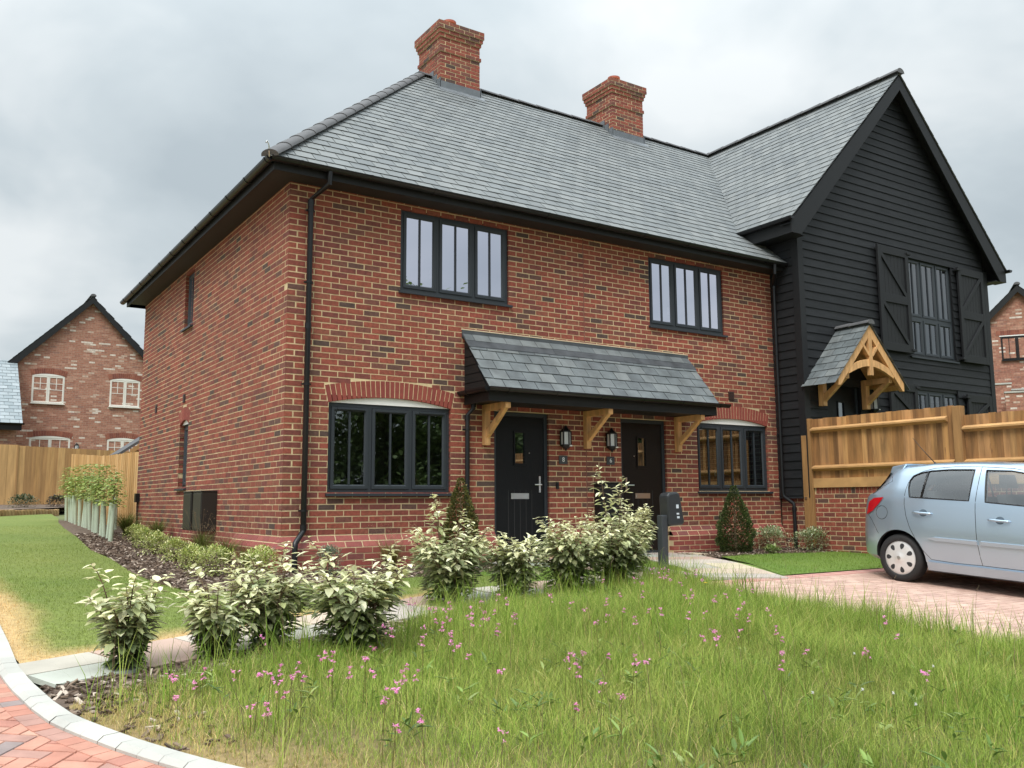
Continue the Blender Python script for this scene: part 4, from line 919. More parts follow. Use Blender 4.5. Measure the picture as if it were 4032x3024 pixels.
dk.poly([(BX, YF + .01, BE - .02), (BM, YF + .01, 9.08), (BM, 9.2, 9.08), (BX, 9.2, BE - .02)]); dk.poly([(XR, YF + .01, BE - .02), (BM, YF + .01, 9.08), (BM, 9.2, 9.08), (XR, 9.2, BE - .02)]); join(tL, dk, 1)
broof_o = obj('roof', tL, [mt_slate, mt_deck], bh, fix=True)
t_ = M(); half_tiles(t_, (BM, YF - .03, 9.10), (BM, 9.2, 9.10), .105, .46); obj('ridge_tiles', t_, mt_tile, broof_o, smooth=True, fix=True, autos=50)
w = M()     # barge boards and their soffits
for sg in (-1, 1):
    xe = BM + sg * (BM - BX + .02); D = .20
    P = [(BM, YF + .02, 9.06), (xe, YF + .02, BE - .06), (xe, YF + .02, BE - .06 - D - .02), (xe - sg * .24, YF + .02, BE - .06 - D - .02), (BM, YF + .02, 9.06 - D * 1.42)]
    w.prism(P if sg < 0 else P[::-1], (0, .03, 0))
    w.hexa([(BM, YF + .05, 9.0), (xe, YF + .05, BE - .12), (xe, BYF, BE - .12), (BM, BYF, 9.0), (BM, YF + .05, 9.02), (xe, YF + .05, BE - .10), (xe, BYF, BE - .10), (BM, BYF, 9.02)])
    w.box(min(xe, xe - sg * .36), max(xe, xe - sg * .36), YF + .051, BYF, BE - .28, BE - .262)
obj('barge_board', w, mt_blacktrim, bh, fix=True)
for xa, xb, xc, xd in ((BX + .02, BX + .04, BX + .04, BX0), (XR - .04, XR - .02, BX1, XR - .04)): w = M(); w.box(xa, xb, YF + .051, 9.0, BE - .27, BE - .03); w.box(xc, xd, YF + .2, 9.0, BE - .262, BE - .25); obj('fascia', w, mt_fascia, bh, fix=True)
g_ = M(); gutter(g_, ((BX - .04, .62, BE - .015), (BX - .04, YF - .02, BE - .01)), .058, .6); obj('gutter', g_, mt_black, bh, smooth=True, fix=True, autos=35)
g_ = M(); gutter(g_, ((XR + .04, YF - .08, BE - .02), (XR + .04, 9, BE - .02)), .058, .9); obj('gutter', g_, mt_black, bh, smooth=True, fix=True, autos=35)
# windows, shutters, door
window(bh, BF, *bw_, 3, mt_glass_dark, rec=.03, handle=False, transom=4.36, rdepth=3, mat=mt_anth); window(bh, BF, *gw, 3, mt_glass_dark, rec=.03, handle=False, mat=mt_anth)
def shutter(u0, u1, z0, z1, flip, up):
    m = M(BF); n = 7; t = .045
    for i in range(n): a = u0 + .10 + (u1 - u0 - .2) * i / n; m.box(a + .002, a + (u1 - u0 - .2) / n - .002, .06, .078, z0 + .02, z1 - .02)
    for (a, b, c, d) in ((u0, u0 + .10, z0, z1), (u1 - .10, u1, z0, z1)): m.box(a, b, .06, .06 + t, c, d)
    zm = z0 + (z1 - z0) * .5
    for (c, d) in ((z0, z0 + .15), (z1 - .15, z1), (zm - .08, zm + .08)): m.box(u0 + .1, u1 - .1, .0605, .059 + t, c, d)
    for (c, d) in ((z0 + .15, zm - .08), (zm + .08, z1 - .15)):
        a, b = (u0 + .1, u1 - .1); P = ((a, c), (b, d)) if flip else ((b, c), (a, d)); m.beam((P[0][0], .088, P[0][1]), (P[1][0], .088, P[1][1]), .03, .075, (1, 0, 0))
    for zz in (z0 + .06, z1 - .06): m.box((u1 if up else u0) - .06, (u1 if up else u0) + .06, .03, .125, zz - .022, zz + .022)
    m.box(u0 + .02, u1 - .02, .0, .06, z0 + .05, z0 + .1); m.box(u0 + .02, u1 - .02, .0, .06, z1 - .1, z1 - .05)
    obj('shutter', m, mt_blacktrim, bh, fix=True, bevel=.004)
shutter(10.98, 11.93, 3.62, 5.61, False, True); shutter(13.62, 14.54, 3.60, 5.54, True, False); shutter(11.12, 11.97, 1.72, 3.03, False, True); shutter(13.66, 14.53, 1.72, 2.95, True, False)
front_door(bh, BF, *bd, mt_door, True)
lantern(bh, BF, 10.62, 2.60)
# oak porch
PC, PY, PZ, PH, PW_ = 9.78, .66, 3.86, .90, 1.02
p = M(BF); sl_ = (PZ - 2.90) / PH
for sg in (-1, 1):
    x = PC + sg * PH; P = [(PC, PY, PZ), (x, PY, 2.90), (x, PY, 2.76), (x - sg * .05, PY, 2.76), (PC, PY, PZ - .19)]
    p.prism([(a, b, c) for a, b, c in P], (0, -.07, 0)) if False else None
    for (o0, o1) in ((PY - .07, PY),):
        ii = [p.V((a, o0, c)) for a, _, c in P]; jj = [p.V((a, o1, c)) for a, _, c in P]; p.F(*ii); p.F(*jj)
        for k in range(5): p.F(ii[k], ii[(k + 1) % 5], jj[(k + 1) % 5], jj[k])
arcp = []
for i in range(11):
    t = i / 10; arcp.append((PC - .62 + 1.24 * t, 2.965 + .17 * math.sin(math.pi * t)))
for (a, b), (c, d) in zip(arcp, arcp[1:]): p.hexa([(a, PY - .062, b), (c, PY - .062, d), (c, PY - .005, d), (a, PY - .005, b), (a, PY - .062, b + .12), (c, PY - .062, d + .12), (c, PY - .005, d + .12), (a, PY - .005, b + .12)])
p.box(PC - .045, PC + .045, PY - .061, PY + .004, 2.98, PZ - .15)
for sg in (-1, 1): p.beam((PC + sg * .04, PY - .03, 3.32), (PC + sg * .26, PY - .03, 3.56), .05, .07, (0, 1, 0))
for u in (PC - .62, PC + .57):
    p.box(u, u + .10, .028, .13, 2.48, 3.0); p.box(u + .001, u + .099, .028, PY - .071, 2.90, 3.0)
    p.hexa([(u + .012, .13, 2.55), (u + .088, .13, 2.55), (u + .088, .13, 2.68), (u + .012, .13, 2.68), (u + .012, .60, 2.93), (u + .088, .60, 2.93), (u + .088, .50, 2.93), (u + .012, .50, 2.93)])
for sg in (-1, 1): p.box(min(PC + sg * .80, PC + sg * .88), max(PC + sg * .80, PC + sg * .88), .028, PY - .072, 2.86, 2.93); 
for sg in (-1, 1): p.hexa([(PC, .028, PZ - .05), (PC + sg * .98, .028, 2.80), (PC + sg * .98, PY - .072, 2.80), (PC, PY - .072, PZ - .05), (PC, .028, PZ - .03), (PC + sg * .98, .028, 2.82), (PC + sg * .98, PY - .072, 2.82), (PC, PY - .072, PZ - .03)])
porch = obj('oak_porch', p, mt_oak, bh, fix=True, bevel=.004)
a_ = math.hypot(PW_, PW_ * sl_); r_ = M()
for sg in (-1, 1):
    V2 = Vector((-sg, 0, sl_)).normalized(); N2 = Vector((sg * sl_, 0, 1)).normalized()
    q = M(); slates(q, (PC + sg * PW_, BYF - PY - .03 if sg > 0 else BYF, PZ - PW_ * sl_ + .01), (0, 1 if sg > 0 else -1, 0), V2, N2, PY + .03, a_, .185, .25, 14 + sg); join(r_, clipped(q, [((PC, 0, 0), (-sg, 0, 0)), ((0, BYF - PY - .03, 0), (0, -1, 0)), ((0, BYF, 0), (0, 1, 0))]))
obj('slate_roof', r_, mt_slate2, porch, fix=True)
t_ = M(); half_tiles(t_, (PC, BYF - PY - .05, PZ), (PC, BYF, PZ), .08, .4); obj('ridge_tile', t_, mt_tile, porch, smooth=True, fix=True, autos=50)

# ------------------------------------------------------------------ garden wall and fence on the right
gw_ = root('garden_wall', (8.9, -4, 0), 'low red brick garden wall with a brick-on-edge top under the timber fence', 'wall')
GW = frame((8.86, 0, 0), (0, -1, 0), (-1, 0, 0))
m = M(); 
for k in range(15):
    z = .987 - .075 * (k + 1)
    bricks(m, GW, .62, 9.6 , z, 1, .62 + (k % 2) * .1125, start_alt=False)
m.tf = GW; u = .72
while u < 9.5: m.box(u + .004, u + .071, -.1, br.uniform(-.001, .002), .993, 1.088); u += .075
m.tf = None; m.cur = 1; m.box(8.8635, 8.96, -9.6, -.62, -.6, 1.084)
obj('brickwork', m, [mt_brick, mt_mortar], gw_, fix=True)
fr = root('timber_fence', (8.9, -4, 1.09), 'golden timber fence in two stepped bays standing on the garden wall', 'fence')
FR = frame((8.87, 0, 0), (0, -1, 0), (-1, 0, 0)); fb = random.Random(4)
def fence_run(parent, tf, u0, u1, z0, z1, mat, wid=.105, back=False, ztop=None, zbot=None, name='panel', lap=.012):
    m = M(tf); u = u0
    while u < u1 - .02:
        e = min(u + wid, u1); t = (u - u0) / (u1 - u0); zt = (ztop(t) if ztop else z1) + fb.uniform(-.006, .006); zb = zbot(t) if zbot else z0; o = fb.uniform(-.002, .002)
        m.hexa([(u, 0, zb), (e + lap, 0, zb), (e + lap, .008 + o, zb), (u, .018 + o, zb), (u, 0, zt), (e + lap, 0, zt), (e + lap, .008 + o, zt), (u, .018 + o, zt)]); u = e
    return obj(name, m, mat, parent, fix=True)
def rail(parent, tf, u0, u1, z, mat=None, o=.0, sz=.075, slope=0.0):
    m = M(tf); P = [(0 + o, z - .05), (.075 + o, z - .012), (.075 + o, z + .012), (o, z + .045)]
    a = [m.V((u0, p, q)) for p, q in P]; b = [m.V((u1, p, q + slope)) for p, q in P]; m.F(*a); m.F(*b)
    for k in range(4): m.F(a[k], a[(k + 1) % 4], b[(k + 1) % 4], b[k])
    return obj('rail', m, mat or mt_rail, parent, fix=True)
def post(parent, tf, u, z0, z1, w=.1, o0=-.02, o1=.08, mat=None): m = M(tf); m.box(u - w / 2, u + w / 2, o0, o1, z0, z1); return obj('post', m, mat or mt_post, parent, fix=True, bevel=.006)
fence_run(fr, FR, .66, 3.19, 1.10, 2.235, mt_fence, .09); fence_run(fr, FR, 3.34, 9.5, 1.10, 2.085, mt_fence, .09)
rail(fr, FR, .715, 3.10, 2.05, o=.02); rail(fr, FR, .715, 3.19, 1.415, o=.02); rail(fr, FR, 3.34, 9.5, 1.89, o=.02); rail(fr, FR, 3.34, 9.5, 1.41, o=.02)
post(fr, FR, .64, .10, 2.245, .11, -.03, .06); post(fr, FR, .575, .08, 1.965, .10, .0, .09); post(fr, FR, 3.27, 1.09, 2.22, .13, -.03, .09); post(fr, FR, 5.9, 1.09, 2.1, .1)
m = M(FR); m.box(.70, 3.19, .019, .045, 1.092, 1.245); m.box(3.34, 9.5, .019, .045, 1.092, 1.245); obj('gravel_board', m, mt_rail, fr, fix=True)
m = M(FR); [m.box(.555, .595, .091, .10, z - .02, z + .02) for z in (.92, .42)]; obj('bolt', m, mt_steel, fr, fix=True)

# ------------------------------------------------------------------ fences, logs and houses at the back left
nf = root('timber_fence', (-.3, 10.5, .45), 'pale new closeboard fence running back from the rear corner of the brick house', 'fence')
pts = [(0.02, 8.50, 1.93), (-.30, 10.43, 1.925), (-.62, 12.97, 2.085)]
for i in range(2):
    a, b = pts[i], pts[i + 1]; d = Vector((b[0] - a[0], b[1] - a[1], 0)); L_ = d.length; d.normalize(); tf = frame((a[0], a[1], 0), d, (-d.y, d.x, 0))
    fence_run(nf, tf, 0, L_, .3, 2, mt_fencepale, .10, ztop=lambda t: a[2] + (b[2] - a[2]) * t, zbot=lambda t: .40)
    if i == 0: m = M(tf); m.box(L_ - .05, L_ + .05, -.05, .025, .3, b[2] + .01); obj('post', m, mt_fencepale, nf, fix=True)
ff_ = root('timber_fence', (0, 22, .8), 'long weathered timber fence behind the sleeper edging in front of the far gable', 'fence')
tf = frame((-9, 22, 0), (1, 0, 0), (0, -1, 0)); fence_run(ff_, tf, 0, 7.42, .7, 2.8, mt_fencefar, .105, ztop=lambda t: 2.84 - .07 * t); fence_run(ff_, tf, 7.98, 12.2, .7, 2.8, mt_fencefar, .105, ztop=lambda t: 2.765 - .13 * t)
m = M(tf); m.box(7.42, 7.70, .0, .05, .7, 2.79); m.box(7.70, 7.98, -.01, .04, .7, 2.79); m.box(7.39, 7.43, .01, .07, .7, 2.8); m.box(7.96, 8.0, .01, .06, .7, 2.79); obj('gate_panel', m, mt_fencefar, ff_, fix=True)
le = root('log_edging', (-1.5, 16, .55), 'row of upright sawn log posts edging the raised bed behind the lawn', 'edging')
m = M(); a = Vector((-4.2, 13.2)); b = Vector((-.30, 17.8)); n_ = int((b - a).length / .125)
for i in range(n_ + 1):
    q = a.lerp(b, i / n_); z = .77 + fb.uniform(-.012, .012); m.lathe([(.06, .3 - z), (.062, -.008), (.052, 0)], 9, (q.x, q.y, z))
obj('logs', m, pbr('tan_log', (0, 0, 0), .85, island=[(0, (.36, .23, .105)), (.3, (.30, .185, .08)), (.6, (.40, .265, .13)), (.8, (.33, .20, .09))], var=.25, vscale=6, stretch=(3, 3, .6), bump=.4), le, fix=True)
bm_poly = [(-4.4, 13.4), (-.4, 17.9), (2.0, 22), (-9, 22), (-9, 14)]
o = sheet('flower_bed', bm_poly, .16, mt_bark, 1.0)
# low slate lean-to behind the near fence
lt = root('lean_to', (.9, 11.3, .5), 'small slate lean-to roof with a timber fascia showing over the pale fence', 'shed')
m = M(); m.hexa([(.05, 10.9, 1.955), (2.4, 10.9, 3.63), (2.4, 12.1, 3.63), (.05, 12.1, 1.955), (.05, 10.9, 2.02), (2.4, 10.9, 3.70), (2.4, 12.1, 3.70), (.05, 12.1, 2.02)]); obj('roof', m, mt_tile, lt, fix=True)
m = M(); m.hexa([(.28, 10.87, 1.99), (2.4, 10.87, 3.5), (2.4, 10.898, 3.5), (.28, 10.898, 1.99), (.28, 10.87, 2.10), (2.4, 10.87, 3.61), (2.4, 10.898, 3.61), (.28, 10.898, 2.10)]); m.box(.4, .5, 11.0, 11.1, .45, 2.1); m.box(1.9, 2.0, 11.0, 11.1, .45, 3.2); obj('timber_frame', m, mt_rail, lt, fix=True)

FARB = [(0, (.34, .150, .102)), (.2, (.38, .18, .125)), (.4, (.30, .13, .092)), (.58, (.35, .165, .112)), (.74, (.43, .23, .165)), (.86, (.28, .14, .108)), (.90, (.64, .55, .48)), (.95, (.50, .36, .285))]
mt_farb = brick_tex('multi_stock_brick', FARB, (.36, .27, .20), bump=.3)
mt_cream = pbr('cream_frame', (.78, .76, .70), .5)
def gable_house(parent, tf, hw, ze, za, dep, z0, wallmat, ov=.34, roofmat=None, back_over=.0):
    """gable wall facing +out at out = 0, ridge running back"""
    sl = (za - ze) / (hw + ov); m = M(tf); zw = za - hw * sl - .12
    m.poly([(-hw, 0, z0), (hw, 0, z0), (hw, 0, zw), (0, 0, za - .12), (-hw, 0, zw)])
    for s in (-1, 1): m.poly([(s * hw, 0, z0), (s * hw, -dep, z0), (s * hw, -dep, zw), (s * hw, 0, zw)])
    m.poly([(-hw, -dep, z0), (hw, -dep, z0), (hw, -dep, zw), (0, -dep, za - .12), (-hw, -dep, zw)]); wl = obj('wall', m, wallmat, parent, fix=True)
    o_, u_ = Vector(tf(0, 0, 0)), Vector(tf(1, 0, 0)) - Vector(tf(0, 0, 0)); n_ = Vector(tf(0, 1, 0)) - o_
    R2 = M(); fo = .22; ln = math.hypot(hw + ov, za - ze)
    for s in (-1, 1):
        V2 = (u_ * -s * (hw + ov) + Vector((0, 0, za - ze))).normalized(); N2 = (u_ * s * (za - ze) + Vector((0, 0, hw + ov))).normalized(); st = o_ + u_ * s * (hw + ov) + Vector((0, 0, ze)) + (n_ * -(dep) if s > 0 else n_ * fo)
        slates(R2, st, n_ * (1 if s > 0 else -1), V2, N2, dep + fo - .25, ln - .2, .25, .3, 30 + s)
    R2 = clipped(R2, [(o_ + n_ * fo, n_)]); dk = M(tf)
    for s in (-1, 1): dk.poly([(s * (hw + ov), fo - .01, ze - .02), (0, fo - .01, za - .02), (0, -dep, za - .02), (s * (hw + ov), -dep, ze - .02)])
    join(R2, dk, 1); rf = obj('roof', R2, [roofmat or mt_slate, mt_deck], parent, fix=True)
    b = M(tf)
    for s in (-1, 1):
        x = s * (hw + ov); P = [(0, za - .03), (x, ze - .03), (x, ze - .25), (x - s * .12, ze - .25), (0, za - .30)]
        i1 = [b.V((p, fo - .03, q)) for p, q in P]; i2 = [b.V((p, fo, q)) for p, q in P]; b.F(*i1); b.F(*i2)
        for k in range(5): b.F(i1[k], i1[(k + 1) % 5], i2[(k + 1) % 5], i2[k])
        b.poly([(0, 0, za - .2), (x, 0, ze - .2), (x, fo - .02, ze - .2), (0, fo - .02, za - .2)])
    obj('barge_board', b, mt_fascia, rf, fix=True)
    t = M(); half_tiles(t, o_ + n_ * (fo + .02) + Vector((0, 0, za)), o_ - n_ * dep + Vector((0, 0, za)), .11, .46); obj('ridge_tiles', t, mt_tile, rf, smooth=True, fix=True, autos=50)
    return wl, rf
mt_archfar = pbr('far_arch_brick', (0, 0, 0), .85, island=[(0, (.25, .085, .055)), (.4, (.30, .11, .07)), (.75, (.21, .07, .05))], var=.25, vscale=12)
def far_window(parent, tf, u0, u1, z0, z1, arch=True, mat=None, glass=None, lights=2, georgian=True, bars=False):
    w = window(parent, tf, u0, u1, z0, z1, lights, glass or mt_glass_dark, rec=-.004, mat=mat or mt_cream, bars=bars, georgian=georgian, handle=False, sillw=.09, room=False, fr=.03, sw=.036)
    bk = M(tf); bk.poly([(u0, -.005, z0), (u1, -.005, z0), (u1, -.005, z1), (u0, -.005, z1)])
    if arch:
        arch_fill(tf, u0, u1, z1 + .002, .085, .012, w, mat or mt_cream); a = M(); arch_bricks(a, tf, u0 - .04, u1 + .04, z1 + .01, .085, .215, 17, out=.014, depth=.02); obj('brick_arch', a, mt_archfar, w, fix=True)
    return w
mt_dim = pbr('dim_interior', (.055, .06, .07), .9)
def far_room(parent_w, tf, u0, u1, z0, z1): m = M(tf); m.poly([(u0 + .03, .0035, z0 + .03), (u1 - .03, .0035, z0 + .03), (u1 - .03, .0035, z1 - .03), (u0 + .03, .0035, z1 - .03)]); obj('blind', m, mt_dim, parent_w)
lh = root('brick_house', (2.02, 33, 1.4), 'far mottled brick gable house with cream windows beyond the left fence', 'house')
LT = frame((2.02, 30, 0), (1, 0, 0), (0, -1, 0)); gable_house(lh, LT, 2.60, 6.52, 9.52, 9, 1.2, mt_farb, .36)
far_window(lh, LT, -2.05, -.87, 4.97, 6.08); far_window(lh, LT, .855, 2.035, 4.97, 6.08); far_window(lh, LT, .855, 2.035, 2.45, 3.57); far_window(lh, LT, -2.02, -.54, 1.45, 3.56); lantern(lh, LT, -.30, 3.20)
low = root('outbuilding', (-3.5, 28, 1.3), 'lower slate-roofed brick wing joined to the left of the far gable house', 'house')
LW = frame((0, 26.35, 0), (1, 0, 0), (0, -1, 0)); m = M(); m.box(-8, -.75, 26.35, 29.95, 1.0, 3.85); m.poly([(-.75, 26.35, 3.85), (-.75, 29.95, 3.85), (-.75, 29.95, 6.3)]); obj('wall', m, mt_farb, low, fix=True)
Vw = Vector((0, 3.9, 2.75)).normalized(); Nw = Vector((0, -2.75, 3.9)).normalized(); q = M(); slates(q, (-8.2, 26.0, 3.80), (1, 0, 0), Vw, Nw, 7.8, 4.75, .25, .3, 41); q = clipped(q, [((-.60, 0, 0), (1, 0, 0)), ((0, 29.95, 0), (0, 1, 0))]); dk = M(); dk.poly([(-8.2, 26.0, 3.78), (-.6, 26.0, 3.78), (-.6, 29.95, 6.56), (-8.2, 29.95, 6.56)]); join(q, dk, 1)
mt_palslate = pbr('pale_slate', (0, 0, 0), .5, island=[(0, (.22, .26, .28)), (.3, (.25, .29, .31)), (.6, (.19, .23, .25)), (.8, (.27, .31, .33))], var=.12, vscale=3)
obj('roof', q, [mt_palslate, mt_deck], low, fix=True); m = M(); gutter(m, ((-8.2, 25.95, 3.80), (-.55, 25.95, 3.80)), .06, 1); m.box(-8.2, -.62, 26.03, 26.06, 3.55, 3.78); obj('gutter', m, mt_black, low, fix=True)
rh = root('brick_house', (34, 8, 3), 'distant mottled brick gable with a dark-framed window beyond the right fence', 'house')
RT = frame((32.606, 7.743, 0), (.562, -.827, 0), (-.827, -.562, 0)); yw = math.atan2(-.827, .562)
mt_farb2 = brick_tex('multi_stock_brick_turned', FARB, (.30, .20, .14), bump=.3, yaw=yw)
gable_house(rh, RT, 3.3, 5.70, 9.35, 8, .5, mt_farb2, .35)
far_window(rh, RT, -.70, 1.0, 6.37, 7.31, arch=False, mat=mt_black, glass=mt_glass_up, lights=3, georgian=False, bars=True)
m = M(RT); m.box(-.74, 1.04, .002, .02, 7.32, 7.36); obj('lintel', m, mt_white, rh, fix=True)
a_ = M(); a_.tf = RT
for i in range(26): u = -.85 + i * .075; a_.box(u + .004, u + .071, .002, .012, 7.365, 7.56)
a_.tf = None; obj('brick_arch', a_, mt_archfar, rh, fix=True)
q = M(); q.tf = RT; q.hexa([(-9, -7, 5.5), (-3, -7, 5.5), (-3, -3, 5.5), (-9, -3, 5.5), (-9, -5.2, 8.6), (-.5, -5.2, 8.6), (-.5, -5.0, 8.6), (-9, -5.0, 8.6)]); q.tf = None; obj('rear_roof', q, mt_slate, rh, fix=True)
# stepped garden walls in front of it
sw = root('garden_wall', (28, 5, 2.5), 'stepped brick garden wall with cream copings below the distant right gable', 'wall')
ST = frame((31.5, 7.0, 0), (.562, -.827, 0), (-.827, -.562, 0)); m = M(ST); m2 = M(ST)
for (a, b, z, o) in ((-2.2, -.60, 5.25, .0), (-.60, -.12, 5.0, .05), (-.12, 3.0, 5.25, 0), (-.9, 3.0, 4.85, .6)):
    m.box(a, b, -.2 + o, o, 1.0, z); m2.box(a - .02, b + .02, -.22 + o, o + .03, z, z + .06)
obj('brickwork', m, mt_farb2, sw, fix=True); obj('coping', m2, mt_kerb, sw, fix=True)
# ------------------------------------------------------------------ parked hatchback
mt_paint = pbr('pale_blue_metallic', (.43, .545, .655), .30, metal=.7, coat=.8, spec=.5)
mt_rubber = pbr('tyre_rubber', (.018, .018, .019), .75, bump=.1)
mt_hub = pbr('silver_hubcap', (.74, .74, .73), .38, metal=.4)
mt_darkplastic = pbr('dark_car_interior', (.028, .03, .033), .7); mt_seat = pbr('grey_seat_cloth', (.11, .115, .125), .9, bump=.2)
mt_red = pbr('red_lamp_lens', (.45, .008, .015), .12, coat=1.0)
mt_clear = pbr('clear_lamp_lens', (.7, .72, .75), .1, coat=1.0)
mt_carglass = glass_mat('car_glass', .10, (.95, .98, 1.0), (.80, .85, .83), gain=1.5)
car = root('parked_car', (7.235, -3.785, -.103), 'pale blue five-door hatchback parked on the block-paved drive beside the garden wall', 'car')
an = math.atan(.058); fx, up_ = Vector((0, -math.cos(an), -math.sin(an))), Vector((0, -math.sin(an), math.cos(an)))
mw = Matrix((fx, Vector((1, 0, 0)), up_)).transposed().to_4x4(); mw.translation = car.location; car.matrix_world = mw   # local x forward, y left, z up
def tab(p): xs_, ys_ = zip(*p); return lambda a: float(np.interp(a, xs_, ys_))
def smooth_tab(p, k=.07): f = tab(p); return lambda a: sum(f(a + d * k) for d in (-1, -.5, 0, .5, 1)) / 5
T_ = smooth_tab([(-.70, .50), (-.66, .66), (-.63, .86), (-.58, .99), (-.50, 1.075), (-.36, 1.22), (-.27, 1.345), (-.20, 1.40), (-.05, 1.43), (.3, 1.47), (.8, 1.488), (1.3, 1.482), (1.6, 1.455), (1.85, 1.39), (2.2, 1.215), (2.5, 1.05), (2.62, .995), (2.9, .935), (3.1, .86), (3.22, .76), (3.30, .60), (3.34, .45)], .035)
W_ = smooth_tab([(-.70, .44), (-.66, .53), (-.6, .645), (-.5, .742), (-.35, .80), (-.1, .835), (.3, .846), (1.3, .848), (2.2, .845), (2.6, .83), (2.9, .78), (3.1, .69), (3.25, .54), (3.34, .38)], .04)
ZB = tab([(-.70, .42), (-.64, .27), (-.54, .235), (-.3, .22), (2.9, .20), (3.1, .21), (3.25, .28), (3.34, .38)])
def sect(a, ins=0.0):
    T = T_(a) - ins; Wd = W_(a) - ins; zb = ZB(a) if not ins else .30; B = min(1.035 - .032 * max(0, a - .1), T - .07); rf = T - .058
    we = float(np.interp(a, [-.6, -.3, 0, .5, 1.3, 1.9, 2.5, 2.7, 3.3], [.80, .70, .70, .715, .72, .72, .84, .86, .86])) * Wd; Te = max(rf, B + .01)
    f = lambda z: zb + (z - .22) / (1.03 - .22) * (B - zb)
    P = [(0, zb), (.80 * Wd, zb), (.945 * Wd, f(.28)), (.985 * Wd, f(.42)), (1.0 * Wd, f(.58)), (1.0 * Wd, f(.70)), (.988 * Wd, f(.83)), (.975 * Wd, f(.93)), (.953 * Wd, B)]
    for t, b in ((.33, .012), (.68, .013)): P.append((.953 * Wd + (we - .953 * Wd) * t + b, B + (Te - B) * t))
    P += [(we, Te), (we - .05, Te + (T - Te) * .5), (.55 * we, T - .012), (0, T)]
    return P
def surf(a, z):
    P = sect(a)[2:12]; zs_ = [p[1] for p in P]; return float(np.interp(z, zs_, [p[0] for p in P]))
def loft(a0, a1, n, ins=0.0):
    m = M(); rings = []
    for i in range(n + 1):
        P = sect(a0 + (a1 - a0) * i / n, ins); rings.append([m.V((a0 + (a1 - a0) * i / n, -w, z)) for w, z in P] + [m.V((a0 + (a1 - a0) * i / n, w, z)) for w, z in P[-2:0:-1]])
    k = len(rings[0])
    for i in range(n):
        for j in range(k): m.F(rings[i][j], rings[i + 1][j], rings[i + 1][(j + 1) % k], rings[i][(j + 1) % k])
    m.F(*rings[0]); m.F(*rings[-1][::-1]); return m
body = obj('body', loft(-.68, 3.33, 90), [mt_paint, mt_darkplastic], car, local=True, smooth=True, fix=True)
WINR = [(.078, 1.225), (.107, 1.283), (.190, 1.322), (.33, 1.352), (.56, 1.372), (.861, 1.380), (.871, 1.022), (.135, 1.030), (.090, 1.14)]
WINF = [(1.000, 1.376), (1.28, 1.376), (1.5, 1.345), (1.72, 1.27), (1.95, 1.13), (2.08, 1.02), (2.09, .985), (1.60, .995), (1.065, 1.018)]
cutters = []
def cutter(m, mat=None): o = obj('cutter_tmp', m, [mat or mt_paint], None, fix=True); cutters.append(o); return o
def prism_y(P): m = M(); a = [m.V((p, -1.3, q)) for p, q in P]; b = [m.V((p, 1.3, q)) for p, q in P]; n = len(P); m.F(*a); m.F(*b[::-1]); [m.F(a[i], b[i], b[(i + 1) % n], a[(i + 1) % n]) for i in range(n)]; return m
cutter(loft(-.46, 2.4, 40, .05), mt_darkplastic); cutter(prism_y(WINR)); cutter(prism_y(WINF))
m = M(); m.box(-1.2, -.2, -.56, .56, 1.09, 1.30); cutter(m); m = M(); m.box(1.8, 2.9, -.60, .60, 1.06, 1.37); cutter(m)
for a in (0, 2.51):
    for s in (-1, 1): m = M(); m.lathe([(.343, 0), (.343, .75)], 40, (a, s * .52, .285), (0, s, 0)); cutter(m, mt_darkplastic)
for c in cutters: b = body.modifiers.new('cut', 'BOOLEAN'); b.operation = 'DIFFERENCE'; b.solver = 'EXACT'; b.object = c
bpy.context.view_layer.update()
# evaluate with identity placement
sv = car.matrix_world.copy(); car.matrix_world = Matrix.Identity(4); bpy.context.view_layer.update()
me = bpy.data.meshes.new_from_object(body.evaluated_get(bpy.context.evaluated_depsgraph_get())); body.modifiers.clear(); body.data = me; me.name = 'body'
for c in cutters: bpy.data.objects.remove(c)
car.matrix_world = sv; me.set_sharp_from_angle(angle=R_(32))
def on_side(P, off=.003, s=-1): return [(a, s * (surf(a, z) + off), z) for a, z in P]
def dens(P, step=.05, close=False):
    out = []; Q = P + [P[0]] if close else P
    for (a, b), (c, d) in zip(Q, Q[1:]):
        n = max(1, int(math.hypot(c - a, d - b) / step)); out += [(a + (c - a) * i / n, b + (d - b) * i / n) for i in range(n)]
    if not close: out.append(Q[-1])
    return out
def patch(P, off, s=-1, step=.06):
    bm = bmesh.new(); bm.faces.new([bm.verts.new((a, 0, z)) for a, z in P])
    for ax, lo, hi in ((0, min(p[0] for p in P), max(p[0] for p in P)), (2, min(p[1] for p in P), max(p[1] for p in P))):
        c = lo + step
        while c < hi: no = (1, 0, 0) if ax == 0 else (0, 0, 1); bmesh.ops.bisect_plane(bm, geom=bm.verts[:] + bm.edges[:] + bm.faces[:], plane_co=Vector(no) * c, plane_no=no); c += step
    m = M(); bm.verts.index_update(); m.v = [(v.co.x, s * (surf(v.co.x, v.co.z) + off), v.co.z) for v in bm.verts]; [m.F(*[v.index for v in f.verts]) for f in bm.faces]; bm.free(); return m
def cobj(name, m, mat, parent=None, **k): return obj(name, m, mat, parent or car, local=True, **k)
